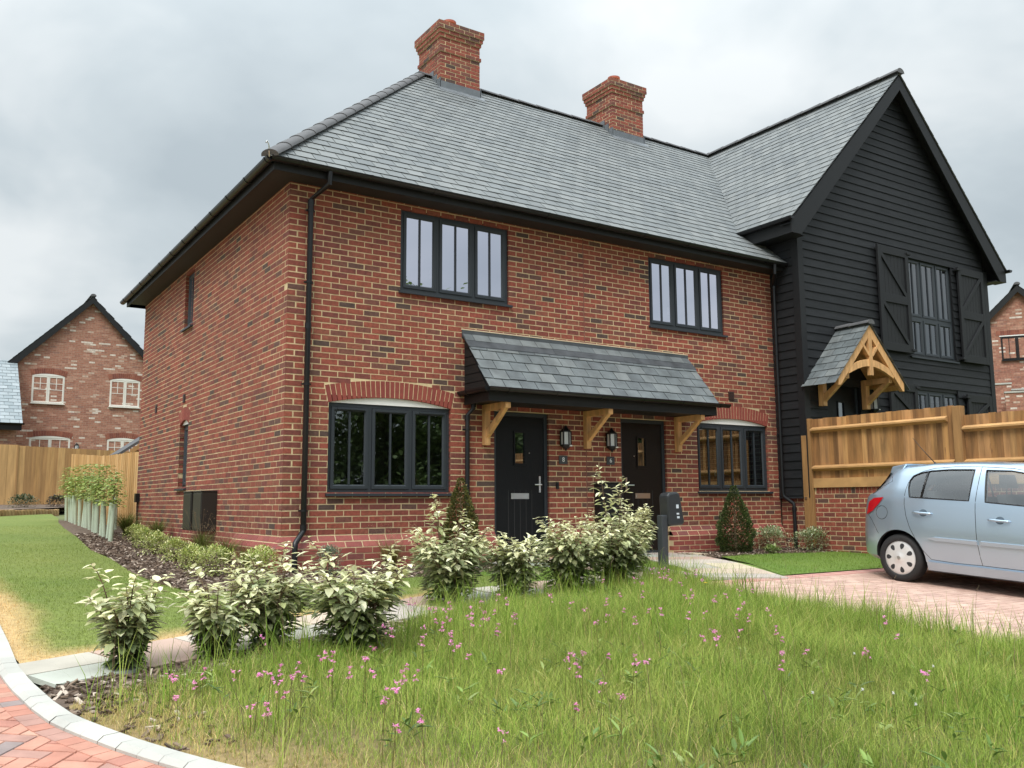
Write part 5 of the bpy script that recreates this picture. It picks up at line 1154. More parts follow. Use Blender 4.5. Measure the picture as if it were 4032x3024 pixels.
# glass
for s in (-1, 1):
    for P in (WINR, WINF):
        g = cobj('side_window', patch(P, -.006, s), mt_carglass, smooth=True, fix=True)
        t = M(); t.tube([*on_side(dens(P, .06, True), -.001, s), on_side(P[:1], -.001, s)[0]], .0085, 6); cobj('window_seal', t, mt_black, g, smooth=True, fix=True)
        if P is WINR: t = M(); t.tube(on_side([(.290, 1.345), (.288, 1.2), (.286, 1.025)], -.001, s), .013, 6); cobj('window_divider', t, mt_black, g, smooth=True, fix=True)
def end_glass(z0, z1, yw, sgn):
    m = M(); rows = []
    for i in range(7):
        z = z0 + (z1 - z0) * i / 6; lo, hi = (-.69, .3) if sgn < 0 else (1.5, 2.75)
        for _ in range(30):
            md = (lo + hi) / 2
            if (T_(md) < z) == (sgn < 0): lo = md
            else: hi = md
        rows.append([m.V((lo - .006 * sgn - sgn * abs(y) ** 2 * .05, y, z)) for y in np.linspace(-yw, yw, 9)])
    for i in range(6):
        for j in range(8): m.F(rows[i][j], rows[i][j + 1], rows[i + 1][j + 1], rows[i + 1][j])
    return m
cobj('rear_window', end_glass(1.07, 1.315, .58, -1), pbr('dark_rear_glass', (.012, .014, .016), .1, coat=1), smooth=True, fix=True); cobj('windscreen', end_glass(1.04, 1.385, .62, 1), mt_carglass, smooth=True, fix=True)
# door shut lines
RD = [(.073, .941), (.060, 1.10), (.066, 1.20), (.11, 1.292), (.22, 1.345), (.36, 1.385), (.62, 1.410), (.935, 1.416), (.950, 1.03), (.985, .60), (1.03, .306)]
RD2 = [(1.03, .306), (.70, .30), (.415, .311), (.33, .40), (.23, .54), (.16, .66), (.105, .80), (.073, .941)]
FD = [(.935, 1.416), (1.3, 1.405), (1.55, 1.365), (1.8, 1.265), (2.1, 1.06), (2.2, .9), (2.19, .6), (2.13, .31), (1.6, .305), (1.03, .306)]
for s in (-1, 1):
    for P, nm in ((RD + RD2, 'rear_door_gap'), (FD, 'front_door_gap'), ([(-.465, .775), (-.40, .72), (-.34, .64), (-.29, .56)], 'bumper_gap'), ([(-.245, 1.30), (-.20, 1.26), (-.17, 1.21), (-.225, 1.18), (-.30, 1.14), (-.42, 1.04)], 'tailgate_gap')):
        t = M(); t.tube(on_side(dens(P, .04), -.0012, s), .0038, 5); cobj(nm, t, mt_black, smooth=True, fix=True)
    for a0, a1 in ((.41, 1.00), (1.035, 2.10)):   # rubbing strips
        m = M(); n = 8; rr_ = []
        for i in range(n + 1):
            a = a0 + (a1 - a0) * i / n; t = min(1, i * .9) if a0 < .5 else 1; zc_, hh = .557, .026 * (.25 + .75 * min(1, (a - a0) / .07)) if a0 < .5 else .026
            rr_.append([m.V((a, s * (surf(a, zc_ + q * hh) + o), zc_ + q * hh)) for q, o in ((-1, .0), (-.8, .016), (.75, .018), (1, .0))])
        for i in range(n): [m.F(rr_[i][j], rr_[i + 1][j], rr_[i + 1][j + 1], rr_[i][j + 1]) for j in range(3)]
        m.F(*rr_[0]); m.F(*rr_[-1]); cobj('rubbing_strip', m, mt_paint, fix=True)
    for a0, zc_ in ((.205, .852), (1.12, .826)):  # handles
        h_ = M(); P = [(a0 + .24 * i / 8, zc_ - .004 * i / 8) for i in range(9)]; h_.tube([(a, s * (surf(a, z) + .004 + .028 * math.sin(math.pi * min(1, max(0, (i + .6) / 9)))**.5), z) for i, (a, z) in enumerate(P)], [.010, .013, .0135, .0135, .0135, .0135, .0135, .0125, .009], 8)
        ho = cobj('door_handle', h_, mt_paint, smooth=True, fix=True)
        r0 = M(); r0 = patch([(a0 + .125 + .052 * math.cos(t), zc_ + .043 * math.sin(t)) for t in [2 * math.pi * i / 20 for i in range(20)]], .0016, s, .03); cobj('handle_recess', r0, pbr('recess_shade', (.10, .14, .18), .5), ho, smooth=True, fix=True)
    L_ = patch([(-.505, .775), (-.492, .85), (-.455, .945), (-.375, .995), (-.225, 1.012), (-.30, .915), (-.385, .835)], .010, s, .03); cobj('tail_lamp', L_, mt_red, smooth=True, fix=True)
    hl = patch([(2.78, .70), (3.05, .64), (3.12, .70), (3.0, .80), (2.82, .82)], .008, s, .05); cobj('headlamp', hl, mt_clear, smooth=True, fix=True)
    mi = M(); mi.lathe([(.0, -.09), (.05, -.085), (.075, -.03), (.072, .05), (.0, .075)], 16, (1.93, s * .93, 1.03), (1, 0, .1)); mi.beam((1.93, s * .80, 1.0), (1.93, s * .9, 1.02), .05, .03); cobj('door_mirror', mi, mt_paint, smooth=True, fix=True)
    sk = M(); sk.hexa([(.37, s * .70, .16), (2.14, s * .70, .16), (2.14, s * .80, .185), (.37, s * .80, .185), (.37, s * .70, .29), (2.14, s * .70, .29), (2.14, s * .832, .285), (.37, s * .832, .285)]); cobj('sill_skirt', sk, mt_paint, fix=True)
fc = M(); c0 = [(-.242 + .086 * math.cos(t), .822 + .082 * math.sin(t)) for t in [2 * math.pi * i / 28 for i in range(29)]]; fc.tube(on_side(c0, -.001), .0036, 5); fl = cobj('fuel_flap', fc, mt_black, smooth=True, fix=True)
un = M(); un.box(-.38, 3.1, -.52, .52, .18, .24); un.tube([(.9, -.2, .17), (.4, -.25, .15), (.1, -.25, .17)], .05, 8); cobj('underbody', un, mt_darkplastic, fix=True)
sp2 = M(); sp2.hexa([(-.315, -.54, 1.275), (-.14, -.60, 1.30), (-.14, .60, 1.30), (-.315, .54, 1.275), (-.285, -.52, 1.395), (-.05, -.56, 1.437), (-.05, .56, 1.437), (-.285, .52, 1.395)]); cobj('roof_spoiler', sp2, mt_paint, fix=True, bevel=.015)
ae = M(); ae.lathe([(.02, 0), (.015, .02), (.006, .035)], 10, (-.02, 0, 1.43)); ae.tube([(-.02, 0, 1.45), (-.19, 0, 1.62), (-.33, 0, 1.775)], [.006, .004, .0025], 6); cobj('aerial', ae, mt_black, smooth=True, fix=True)
# wheels: rubber tyre, seven-hole hub cap
def wheel(a, s):
    o = bpy.data.objects.new('wheel', None); COL.objects.link(o); o.parent = car; c = (a, s * .70, .288); ax = (0, s, 0)
    t = M(); t.lathe([(.19, -.06), (.262, -.062), (.284, -.05), (.290, -.03), (.290, .06), (.286, .085), (.268, .108), (.235, .115), (.212, .112), (.204, .095), (.19, .06)], 56, c, ax); cobj('tyre', t, mt_rubber, o, smooth=True, fix=True, autos=50)
    k = M(); k.lathe([(.0, .045), (.204, .045)], 40, c, ax); cobj('brake_backing', k, mt_darkplastic, o, fix=True)
    n = 84; rads = [.0, .03, .052, .085, .105, .130, .155, .172, .192, .206]; hts = [.128, .127, .118, .113, .112, .110, .107, .104, .100, .092]
    m = M(); A1 = Vector((1, 0, 0)); A2 = Vector((0, 0, 1)); C_ = Vector(c); rg = []
    for r0, hh in zip(rads, hts): rg.append([m.V(C_ + A1 * r0 * math.cos(2 * math.pi * i / n + .3) + A2 * r0 * math.sin(2 * math.pi * i / n + .3) + Vector(ax) * hh) for i in range(n)])
    for q in range(len(rads) - 1):
        for i in range(n):
            ph = (i % 12) - 5.5; hw = 0
            if abs(ph) < hw: continue
            m.F(rg[q][i], rg[q][(i + 1) % n], rg[q + 1][(i + 1) % n], rg[q + 1][i])
    m.cur = 1
    for i in range(7):      # seven dark teardrop openings
        b = .45 + i * 2 * math.pi / 7; pts = []
        for j in range(18):
            t = 2 * math.pi * j / 18; rr2 = .143 + .036 * math.cos(t); tt = .026 * math.sin(t) * (1 + .35 * math.cos(t)); hh = float(np.interp(rr2, rads, hts)) + .0012
            e1 = A1 * math.cos(b) + A2 * math.sin(b); e2 = -A1 * math.sin(b) + A2 * math.cos(b); pts.append(m.V(C_ + e1 * rr2 + e2 * tt + Vector(ax) * hh))
        m.F(*(pts if s > 0 else pts[::-1]))
    hc = cobj('hub_cap', m, [mt_hub, mt_darkplastic], o, smooth=True)
    hc.data.set_sharp_from_angle(angle=R_(40))
    e = M(); e.lathe([(.024, .1275), (.024, .130), (.019, .1305), (.019, .128)], 20, c, ax); e.beam(C_ + Vector(ax) * .129 + Vector((-.017, 0, .004)), C_ + Vector(ax) * .129 + Vector((.017, 0, -.004)), .003, .004); cobj('hub_emblem', e, mt_steel, hc, fix=True)
    return o
for a in (0, 2.51):
    for s in (-1, 1): wheel(a, s)
# seats
def seat(a, y, rear=False):
    m = M(); w2 = .24
    m.hexa([(a, y - w2, .32), (a + .5, y - w2, .36), (a + .5, y + w2, .36), (a, y + w2, .32), (a, y - w2, .48), (a + .5, y - w2, .54), (a + .5, y + w2, .54), (a, y + w2, .48)])
    m.hexa([(a - .02, y - w2, .40), (a + .12, y - w2, .42), (a + .12, y + w2, .42), (a - .02, y + w2, .40), (a - .22, y - w2 * .85, 1.10), (a - .12, y - w2 * .85, 1.11), (a - .12, y + w2 * .85, 1.11), (a - .22, y + w2 * .85, 1.10)])
    m.hexa([(a - .23, y - .12, 1.18), (a - .13, y - .12, 1.18), (a - .13, y + .12, 1.18), (a - .23, y + .12, 1.18), (a - .24, y - .10, 1.33), (a - .16, y - .10, 1.33), (a - .16, y + .10, 1.33), (a - .24, y + .10, 1.33)])
    for q in (-.05, .05): m.tube([(a - .18, y + q, 1.08), (a - .18, y + q, 1.2)], .008, 6)
    cobj('seat', m, mt_seat, fix=True, bevel=.03)
for y in (-.36, .36): seat(1.28, y); seat(.42, y)
m = M(); m.lathe([(.17, 0), (.185, .012), (.17, .024), (.155, .012), (.17, 0)], 24, (1.72, -.36, .93), (-.9, 0, .4), cap=False); cobj('steering_wheel', m, mt_darkplastic, smooth=True, fix=True)
m = M(); m.box(1.85, 2.35, -.70, .70, .6, .93); cobj('dashboard', m, mt_darkplastic, fix=True, bevel=.05)
FLOWERS = [(-0.51,-4.33,0.3),(-0.57,-4.58,0.3),(-0.55,-4.65,0.3),(-0.46,-4.65,0.3),(-0.36,-4.61,0.3),(-0.52,-4.85,0.3),(-0.56,-5.09,0.3),(-0.4,-5.02,0.3),(-0.25,-4.86,0.3),(-0.04,-4.67,0.3),(-0.23,-4.95,0.3),(-0.11,-4.93,0.3),(-0.48,-5.24,0.3),(-0.45,-5.28,0.3),(-0.36,-5.22,0.3),(-0.55,-5.56,0.3),(-0.44,-5.51,0.3),(-0.24,-5.31,0.3),(-0.05,-5.15,0.3),(-0.67,-5.04,0.3),(-0.78,-5.23,0.3),(-0.92,-5.36,0.3),(-0.8,-5.53,0.3),(-0.9,-5.57,0.3),(-1.07,-5.63,0.3),(-0.99,-5.8,0.3),(-0.95,-5.88,0.3),(-1.01,-6.08,0.3),(-1.11,-5.35,0.3),(-1.16,-5.22,0.3),(-1.78,-5.81,0.3),(-1.8,-6.06,0.3),(-1.78,-6.17,0.3),(-1.61,-5.98,0.3),(-1.55,-5.9,0.3),(-1.63,-6.13,0.3),(-1.59,-6.36,0.3),(-1.71,-6.52,0.3),(-1.7,-6.56,0.3),(-1.43,-6.14,0.3),(-1.51,-6.35,0.3),(-1.79,-6.57,0.3),(-1.86,-6.75,0.3),(-1.84,-6.81,0.22),(-1.78,-7.02,0.3),(-1.51,-7.17,0.22),(-1.1,-6.47,0.3),(-0.48,-6.29,0.3),(-0.57,-6.46,0.3),(-0.68,-6.5,0.3),(-0.42,-6.33,0.3),(-0.33,-6.39,0.3),(-0.68,-6.69,0.3),(-0.82,-6.97,0.3),(-0.82,-7.13,0.3),(-1.12,-7.16,0.3),(-0.29,-6.59,0.3),(-0.38,-6.74,0.3),(-0.22,-6.69,0.3),(1.73,-3.94,0.3),(0.85,-4.93,0.3),(0.52,-4.96,0.3),(0.47,-5.19,0.3),(0.78,-5.25,0.3),(0.52,-5.66,0.3),(0.46,-5.53,0.3),(0.25,-5.64,0.3),(1.02,-5.36,0.3),(1.03,-5.49,0.3),(0.53,-4.65,0.3),(0.71,-4.5,0.3),(1.29,-4.65,0.3),(1.45,-4.76,0.3),(1.92,-4.08,0.3),(1.9,-4.19,0.3),(2.75,-3.64,0.3),(2.46,-3.92,0.3),(2.58,-3.65,0.3),(2.29,-4.17,0.3),(2.22,-4.38,0.3),(0.16,-4.63,0.3),(0.22,-4.43,0.3),(-1.41,-5.73,0.3),(-1.65,-5.64,0.3),(-1.71,-5.8,0.3),(2.69,-3.68,0.3),(2.41,-4.05,0.3),(2.47,-3.96,0.3),(2.92,-3.88,0.3),(2.67,-4.03,0.3),(2.55,-4.3,0.3),(1.71,-4.96,0.3),(1.9,-4.89,0.3),(1.61,-5.19,0.3),(1.7,-5.23,0.3),(2.08,-5.02,0.3),(1.86,-5.21,0.3),(2.25,-5.04,0.3),(1.91,-5.49,0.3),(2.54,-4.96,0.3),(1.09,-5.63,0.3),(1.2,-5.74,0.3),(1.58,-5.64,0.3),(1.41,-5.83,0.3),(1.38,-5.93,0.3),(0.89,-6.32,0.3),(0.84,-6.18,0.3),(0.58,-6.26,0.3),(0.64,-6.29,0.3),(0.62,-6.41,0.3),(0.62,-6.82,0.3),(0.86,-6.83,0.3),(0.39,-7.05,0.3),(1.09,-7.09,0.3),(1.12,-7.11,0.3),(1.84,-6.8,0.3),(2.24,-6.43,0.3),(0.89,-7.58,0.3),(0.94,-7.56,0.3),(1.0,-6.5,0.3),(1.19,-6.36,0.3),(1.74,-5.83,0.3),(-2.45,-5.59,0.22),(-2.38,-5.67,0.22),(-2.4,-5.87,0.3),(-2.25,-5.96,0.3),(-2.19,-6.0,0.3),(-2.12,-5.98,0.3),(-2.05,-5.96,0.3),(-2.17,-6.23,0.3),(-2.06,-6.14,0.3),(-2.01,-6.14,0.3),(-1.91,-5.93,0.3),(-1.92,-5.23,0.3),(-2.47,-5.47,0.22),(-2.17,-6.39,0.3),(-2.26,-6.32,0.22),(-2.22,-6.04,0.15),(-2.52,-5.65,0.15)]
# ------------------------------------------------------------------ plants
mt_leaf = pbr('leaf_surface', (0, 0, 0), .5, attr=True, trans=.22)
mt_leafg = pbr('silver_leaf', (0, 0, 0), .5, attr=True, trans=.2)
mt_stem = pbr('brown_stem', (.13, .085, .05), .8, var=.2)
mt_grass = pbr('grass_blade', (0, 0, 0), .7, attr=True, trans=.35, spec=.2)
def leaf(m, p, d, nrm, L_, wd, col, droop=.25, fold=.25):
    p = Vector(p); d = Vector(d).normalized(); s = d.cross(Vector(nrm)); s = s if s.length > 1e-3 else d.cross(Vector((1, 0, 0))); s.normalize(); n = s.cross(d)
    m.col = col; pt = lambda t, x, z: m.V(p + d * (t * L_) + s * (x * wd) + n * (z * L_ - droop * t * t * L_))
    b, m1, m2, t = pt(0, 0, 0), pt(.35, 0, -fold * .18), pt(.7, 0, -fold * .12), pt(1, 0, 0)
    l1, l2, r1, r2 = pt(.35, -.5, .02), pt(.7, -.38, .02), pt(.35, .5, .02), pt(.7, .38, .02)
    for f in ((b, m1, l1), (l1, m1, m2, l2), (l2, m2, t), (b, r1, m1), (m1, r1, r2, m2), (m2, r2, t)): m.F(*f)
def jc(c, r, a=.12): k = 1 + r.uniform(-a, a); return (c[0] * k, c[1] * k, c[2] * k * (1 + r.uniform(-a, a) * .5))
def elaeagnus(x, y, ht, rad, nst, seed, label, tall=(), lean=(0, 0)):
    r = random.Random(seed); z0 = h(x, y); rt = root('silver_shrub', (x, y, z0), label, 'shrub', 'variegated silver-leaved shrubs in a loose hedge'); fm = M(); st = M()
    stems = [(r.uniform(0, 6.283), r.uniform(.35, 1) ** .7, r.uniform(.70, 1.0)) for _ in range(nst)] + [(a, q, k) for a, q, k in tall]
    for (az, q, k) in stems:
        H = ht * k * (1.16 - .22 * q); R0 = rad * q * 1.12; pts = []; wob = r.uniform(-.5, .5)
        for i in range(9):
            t = i / 8; rr_ = R0 * (.55 * t + .45 * t ** 2.4) * 1.12 * (1 + .12 * math.sin(5 * t + wob)); a = az + wob * t
            pts.append(Vector((x + lean[0] * t + rr_ * math.cos(a) + .02 * math.cos(az), y + lean[1] * t + rr_ * math.sin(a) + .02 * math.sin(az), z0 + H * (1.32 * t - .32 * t * t))))
        st.tube(pts, [.006 * (1 - .75 * i / 8) + .001 for i in range(9)], 5)
        nl = int(20 + 40 * H); side = 0
        for i in range(nl):
            t = .10 + .90 * (i + r.random()) / nl; f = t * 8; j = min(7, int(f)); p = pts[j].lerp(pts[j + 1], f - j); dd = (pts[j + 1] - pts[j]).normalized()
            a = i * 2.4 + az; o = Vector((math.cos(a), math.sin(a), r.uniform(-.2, .55))); d = (o + dd * (.25 + .35 * (t ** 6)) + Vector((r.uniform(-.5, .5), r.uniform(-.5, .5), r.uniform(-.75, .15)))).normalized()
            sd_ = .75 + .3 * math.sin(math.pi * min(1, t * 1.05)); L_ = r.uniform(.066, .105) * sd_ * (1 if t < .9 else .8)
            tw = r.uniform(.0, .085) * min(1, t * 2.2) if t < .85 else 0; q0 = p + d * tw
            if tw > .02: st.tube([p, q0], [.0022, .0014], 4, cap=False)
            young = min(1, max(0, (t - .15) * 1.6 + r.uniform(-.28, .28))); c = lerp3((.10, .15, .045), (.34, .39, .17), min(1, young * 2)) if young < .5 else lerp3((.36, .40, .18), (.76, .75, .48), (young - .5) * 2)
            leaf(fm, q0, d, (0, 0, 1), L_, L_ * r.uniform(.50, .66), jc(c, r, .18), r.uniform(.15, .5), .4)
    # inner filling leaves keep the heart of the bush closed
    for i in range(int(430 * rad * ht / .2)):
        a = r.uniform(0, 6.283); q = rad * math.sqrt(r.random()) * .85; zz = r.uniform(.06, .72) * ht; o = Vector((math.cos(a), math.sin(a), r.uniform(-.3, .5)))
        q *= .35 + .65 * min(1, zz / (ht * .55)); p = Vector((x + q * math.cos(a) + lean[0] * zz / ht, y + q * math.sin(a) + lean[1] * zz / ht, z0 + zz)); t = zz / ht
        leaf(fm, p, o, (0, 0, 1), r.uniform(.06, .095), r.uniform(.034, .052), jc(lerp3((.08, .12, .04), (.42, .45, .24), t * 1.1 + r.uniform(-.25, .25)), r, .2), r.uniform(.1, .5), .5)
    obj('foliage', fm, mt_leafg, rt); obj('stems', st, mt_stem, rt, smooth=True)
    return rt
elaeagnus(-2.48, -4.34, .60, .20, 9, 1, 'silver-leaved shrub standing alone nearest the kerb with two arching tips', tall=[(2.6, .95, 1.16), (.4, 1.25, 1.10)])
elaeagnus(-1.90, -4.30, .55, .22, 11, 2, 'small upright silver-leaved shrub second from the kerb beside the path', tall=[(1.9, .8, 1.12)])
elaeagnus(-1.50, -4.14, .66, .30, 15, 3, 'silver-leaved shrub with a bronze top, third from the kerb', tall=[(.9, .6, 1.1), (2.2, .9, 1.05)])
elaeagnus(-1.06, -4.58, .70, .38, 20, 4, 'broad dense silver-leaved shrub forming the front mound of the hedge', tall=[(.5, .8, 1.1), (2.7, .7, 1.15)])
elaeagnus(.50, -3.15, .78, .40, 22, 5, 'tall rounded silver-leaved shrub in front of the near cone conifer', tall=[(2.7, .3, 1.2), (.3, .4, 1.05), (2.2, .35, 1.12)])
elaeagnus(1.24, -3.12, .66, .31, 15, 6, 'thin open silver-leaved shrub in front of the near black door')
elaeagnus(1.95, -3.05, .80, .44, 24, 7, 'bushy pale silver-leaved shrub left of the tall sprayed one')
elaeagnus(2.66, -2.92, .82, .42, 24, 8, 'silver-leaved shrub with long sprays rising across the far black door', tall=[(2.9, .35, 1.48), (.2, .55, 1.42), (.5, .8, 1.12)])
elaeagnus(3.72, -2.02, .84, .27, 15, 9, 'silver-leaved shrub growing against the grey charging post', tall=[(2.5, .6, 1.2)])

def cone_conifer(x, y, ht, rad, seed, label, cols):
    r = random.Random(seed); z0 = h(x, y); rt = root('cone_conifer', (x, y, z0), label, 'conifer', 'clipped conifers against the front wall'); m = M(); prof = lambda t: rad * (.78 + .35 * min(1, t * 3)) * (1 - t) ** .72 * (1 if t > .08 else .85) if t < .78 else rad * .36 * (1 - (t - .78) / .30)
    for i in range(7500):
        t = 1 - math.sqrt(1 - r.random() * .985) if r.random() < .8 else r.random() ** .8; a = r.uniform(0, 6.283); R0 = prof(t) * (.80 + .24 * r.random()) * (1 + .10 * math.sin(a * 5 + t * 19) + .06 * math.sin(a * 3 - t * 31))
        p = Vector((x + R0 * math.cos(a), y + R0 * math.sin(a), z0 + .03 + t * ht)); d = Vector((math.cos(a), math.sin(a), r.uniform(.1, 1.5))); dep = R0 / (prof(t) + 1e-4)
        c = r.choice(cols); s = r.uniform(.016, .030)
        m.col = jc(c, r, .25); dd = d.normalized() * s; q = dd.cross(Vector((r.uniform(-1, 1), r.uniform(-1, 1), r.uniform(-1, 1)))).normalized() * s * .42
        a0, b0, c0, d0 = m.V(p - dd * .3), m.V(p + dd * .3 + q), m.V(p + dd), m.V(p + dd * .3 - q); m.F(a0, b0, c0, d0)
    obj('foliage', m, mt_leaf, rt); t = M(); t.tube([(x, y, z0 - .05), (x, y, z0 + ht * .8)], [.03, .008], 7); obj('trunk', t, mt_stem, rt)
cone_conifer(2.12, -.58, 1.10, .28, 3, 'bronze-tinged cone-shaped conifer between the near window and near door', [(.085, .10, .022), (.14, .135, .035), (.20, .165, .05), (.06, .075, .018)])
cone_conifer(7.14, -.50, 1.02, .32, 5, 'dark green cone-shaped conifer under the far ground-floor window', [(.045, .075, .018), (.07, .105, .025), (.035, .06, .015), (.10, .13, .04)])

def mound(name, x, y, ht, rad, seed, label, cat, group, cols, n=1100, ls=.028, sq=1.0, asp=.5):
    r = random.Random(seed); z0 = h(x, y); rt = root(name, (x, y, z0), label, cat, group); m = M(); lob = [(r.uniform(0, 6.28), r.uniform(.0, .75), r.uniform(.35, .6)) for _ in range(9)]
    for i in range(n):
        az, q, k = r.choice(lob); cx_, cy_ = x + rad * q * .75 * math.cos(az), y + rad * q * .75 * math.sin(az); u = Vector((r.gauss(0, 1), r.gauss(0, 1), r.gauss(.45, .9))).normalized(); rr_ = r.uniform(.72, 1.05)
        p = Vector((cx_ + u.x * rad * k * rr_, cy_ + u.y * rad * k * rr_, z0 + ht * (.50 - .22 * q) + u.z * ht * (.48 - .05 * q) * rr_))
        if p.z < z0 + .005: continue
        c = jc(r.choice(cols), r, .18); leaf(m, p, u + Vector((r.uniform(-.8, .8), r.uniform(-.8, .8), r.uniform(-.2, .6))), (0, 0, 1), ls * r.uniform(.7, 1.25), ls * asp, c, .15, .3)
    obj('foliage', m, mt_leaf, rt)
    s = M()
    for k in range(6): a = k * 1.05; s.tube([(x, y, z0 - .02), (x + rad * .35 * math.cos(a), y + rad * .35 * math.sin(a), z0 + ht * .6)], [.006, .003], 5)
    obj('stems', s, mt_stem, rt); return rt
VAR = [(.20, .27, .10), (.34, .40, .21), (.52, .56, .37), (.42, .49, .30), (.14, .21, .07)]
mound('variegated_shrub', 8.06, -.42, .44, .40, 11, 'rounded pale variegated shrub just right of the far cone conifer', 'shrub', 'variegated mounds by the right corner', VAR, 1500, .036)
mound('variegated_shrub', 8.66, -.80, .40, .44, 12, 'rounded pale variegated shrub at the foot of the garden wall', 'shrub', 'variegated mounds by the right corner', VAR, 1500, .036)
LIM = [(.44, .50, .14), (.60, .62, .25), (.30, .37, .08), (.70, .69, .36), (.20, .27, .06)]
for i, (x, y, ht, rad, lb) in enumerate([(-.66, 5.0, .30, .25, 'lime-leaved low shrub farthest back in the side bed'), (-.78, 3.75, .31, .27, 'lime-leaved low shrub level with the meter boxes'), (-.84, 2.72, .34, .28, 'lime-leaved low shrub just in front of the meter boxes'), (-.80, 1.72, .31, .27, 'lime-leaved low shrub in the middle of the side bed'),
    (-.84, .78, .31, .27, 'lime-leaved low shrub third from the front corner of the side bed'), (-.80, -.12, .37, .31, 'lime-leaved low shrub second from the front corner of the side bed'), (-.44, -.66, .38, .31, 'lime-leaved low shrub nearest the front corner downpipe')]):
    mound('lime_shrub', x, y, ht, rad, 20 + i, lb, 'shrub', 'lime-leaved mounds along the side wall', LIM, 1300, .032)
mound('glaucous_shrub', .36, -.62, .36, .26, 31, 'grey-green mounded shrub under the near ground-floor window', 'shrub', None, [(.22, .27, .19), (.16, .21, .13), (.30, .35, .26), (.11, .15, .08)], 1100, .026)
mound('dark_shrub', -1.05, 18.8, .55, .55, 41, 'dark green shrub in the raised bed behind the log edging, left one', 'shrub', 'dark shrubs in the raised bed', [(.05, .075, .03), (.08, .10, .045), (.12, .14, .07)], 900, .06)
mound('dark_shrub', -.15, 19.3, .50, .5, 42, 'brownish dark shrub in the raised bed behind the log edging, right one', 'shrub', 'dark shrubs in the raised bed', [(.06, .05, .035), (.08, .075, .045), (.11, .085, .06)], 900, .06)
for i, (x, y, s, lb, c) in enumerate([(7.55, -.86, .8, 'small green leafy plant with pale spikes at the foot of the far conifer', [(.17, .25, .06), (.30, .36, .14)]), (1.62, -.92, .7, 'low green leafy plant with a red bloom in the bed under the near window', [(.10, .17, .04), (.15, .23, .06)])]):
    p_ = mound('leafy_plant', x, y, .15 * s, .16 * s, 50 + i, lb, 'plant', None, c, 120, .09 * s, asp=.55)
    if i == 1: f = M(); [leaf(f, (x + .1, y - .05, h(x, y) + .13), (math.cos(a), math.sin(a), .3), (0, 0, 1), .04, .035, (.55, .06, .07), .1) for a in (0, 1.26, 2.5, 3.77, 5.0)]; obj('bloom', f, mt_leaf, p_)

def tuft(m, x, y, z, n, ht, spread, cols, r, wd=.006, arch=.8):
    for i in range(n):
        a = r.uniform(0, 6.283); H = ht * r.uniform(.55, 1.1); S_ = spread * r.uniform(.2, 1.1); ca, sa = math.cos(a), math.sin(a); m.col = jc(r.choice(cols), r, .2); b = Vector((x + r.uniform(-.03, .03), y + r.uniform(-.03, .03), z)); s = Vector((-sa, ca, 0)) * wd; prev = None
        for k in range(5):
            t = k / 4; p = b + Vector((ca * S_ * t ** 1.4, sa * S_ * t ** 1.4, H * (t * (1 + arch * .6) - arch * .6 * t * t))); w_ = s * (1 - t * .9); cur = (m.V(p - w_), m.V(p + w_))
            if prev: m.F(prev[0], prev[1], cur[1], cur[0])
            prev = cur
OLV = [(.12, .155, .03), (.17, .19, .045), (.09, .12, .025), (.22, .21, .07)]
rg = random.Random(9)
for i, (x, y, n, ht, sp, cols, lb) in enumerate([(-.55, 6.3, 420, .38, .42, OLV, 'olive grass clump at the back end of the side bed below the pale fence'), (-.25, 5.4, 300, .32, .36, OLV, 'olive grass clump behind the farthest lime shrub'), (-.38, 2.1, 260, .34, .32, OLV, 'olive grass clump beside the meter boxes behind the lime shrubs'), (-.30, 1.15, 220, .32, .3, OLV, 'olive grass clump between lime shrubs and the house wall'),
    (-.28, .25, 200, .30, .3, OLV, 'olive grass clump behind the front lime shrubs near the plinth'), (1.08, -.72, 260, .36, .30, [(.14, .12, .03), (.22, .15, .05), (.11, .12, .03), (.30, .20, .08)], 'bronze grass tuft under the near ground-floor window')]):
    rt = root('grass_clump', (x, y, h(x, y)), lb, 'ornamental grass', 'ornamental grass clumps in the house beds'); m = M(); tuft(m, x, y, h(x, y), n, ht, sp, cols, rg); obj('blades', m, mt_grass, rt)
    if i in (2, 3, 5):   # airy flower stalks
        m = M(); m.col = (.34, .25, .15)
        for k in range(16): a = rg.uniform(0, 6.28); q = rg.uniform(.1, .3); m.col = (.34, .25, .15); tip = (x + q * math.cos(a), y + q * math.sin(a), h(x, y) + ht * rg.uniform(1.2, 1.9)); m.tube([(x, y, h(x, y)), (x + q * .3 * math.cos(a), y + q * .3 * math.sin(a), h(x, y) + ht * .8), tip], [.0015, .0012, .0008], 4); [leaf(m, Vector(tip) + Vector((rg.uniform(-.04, .04), rg.uniform(-.04, .04), rg.uniform(-.10, .02))), (rg.uniform(-1, 1), rg.uniform(-1, 1), .3), (0, 0, 1), .02, .006, (.38, .28, .17), 0) for _ in range(7)]
        obj('flower_stalks', m, mt_grass, rt)

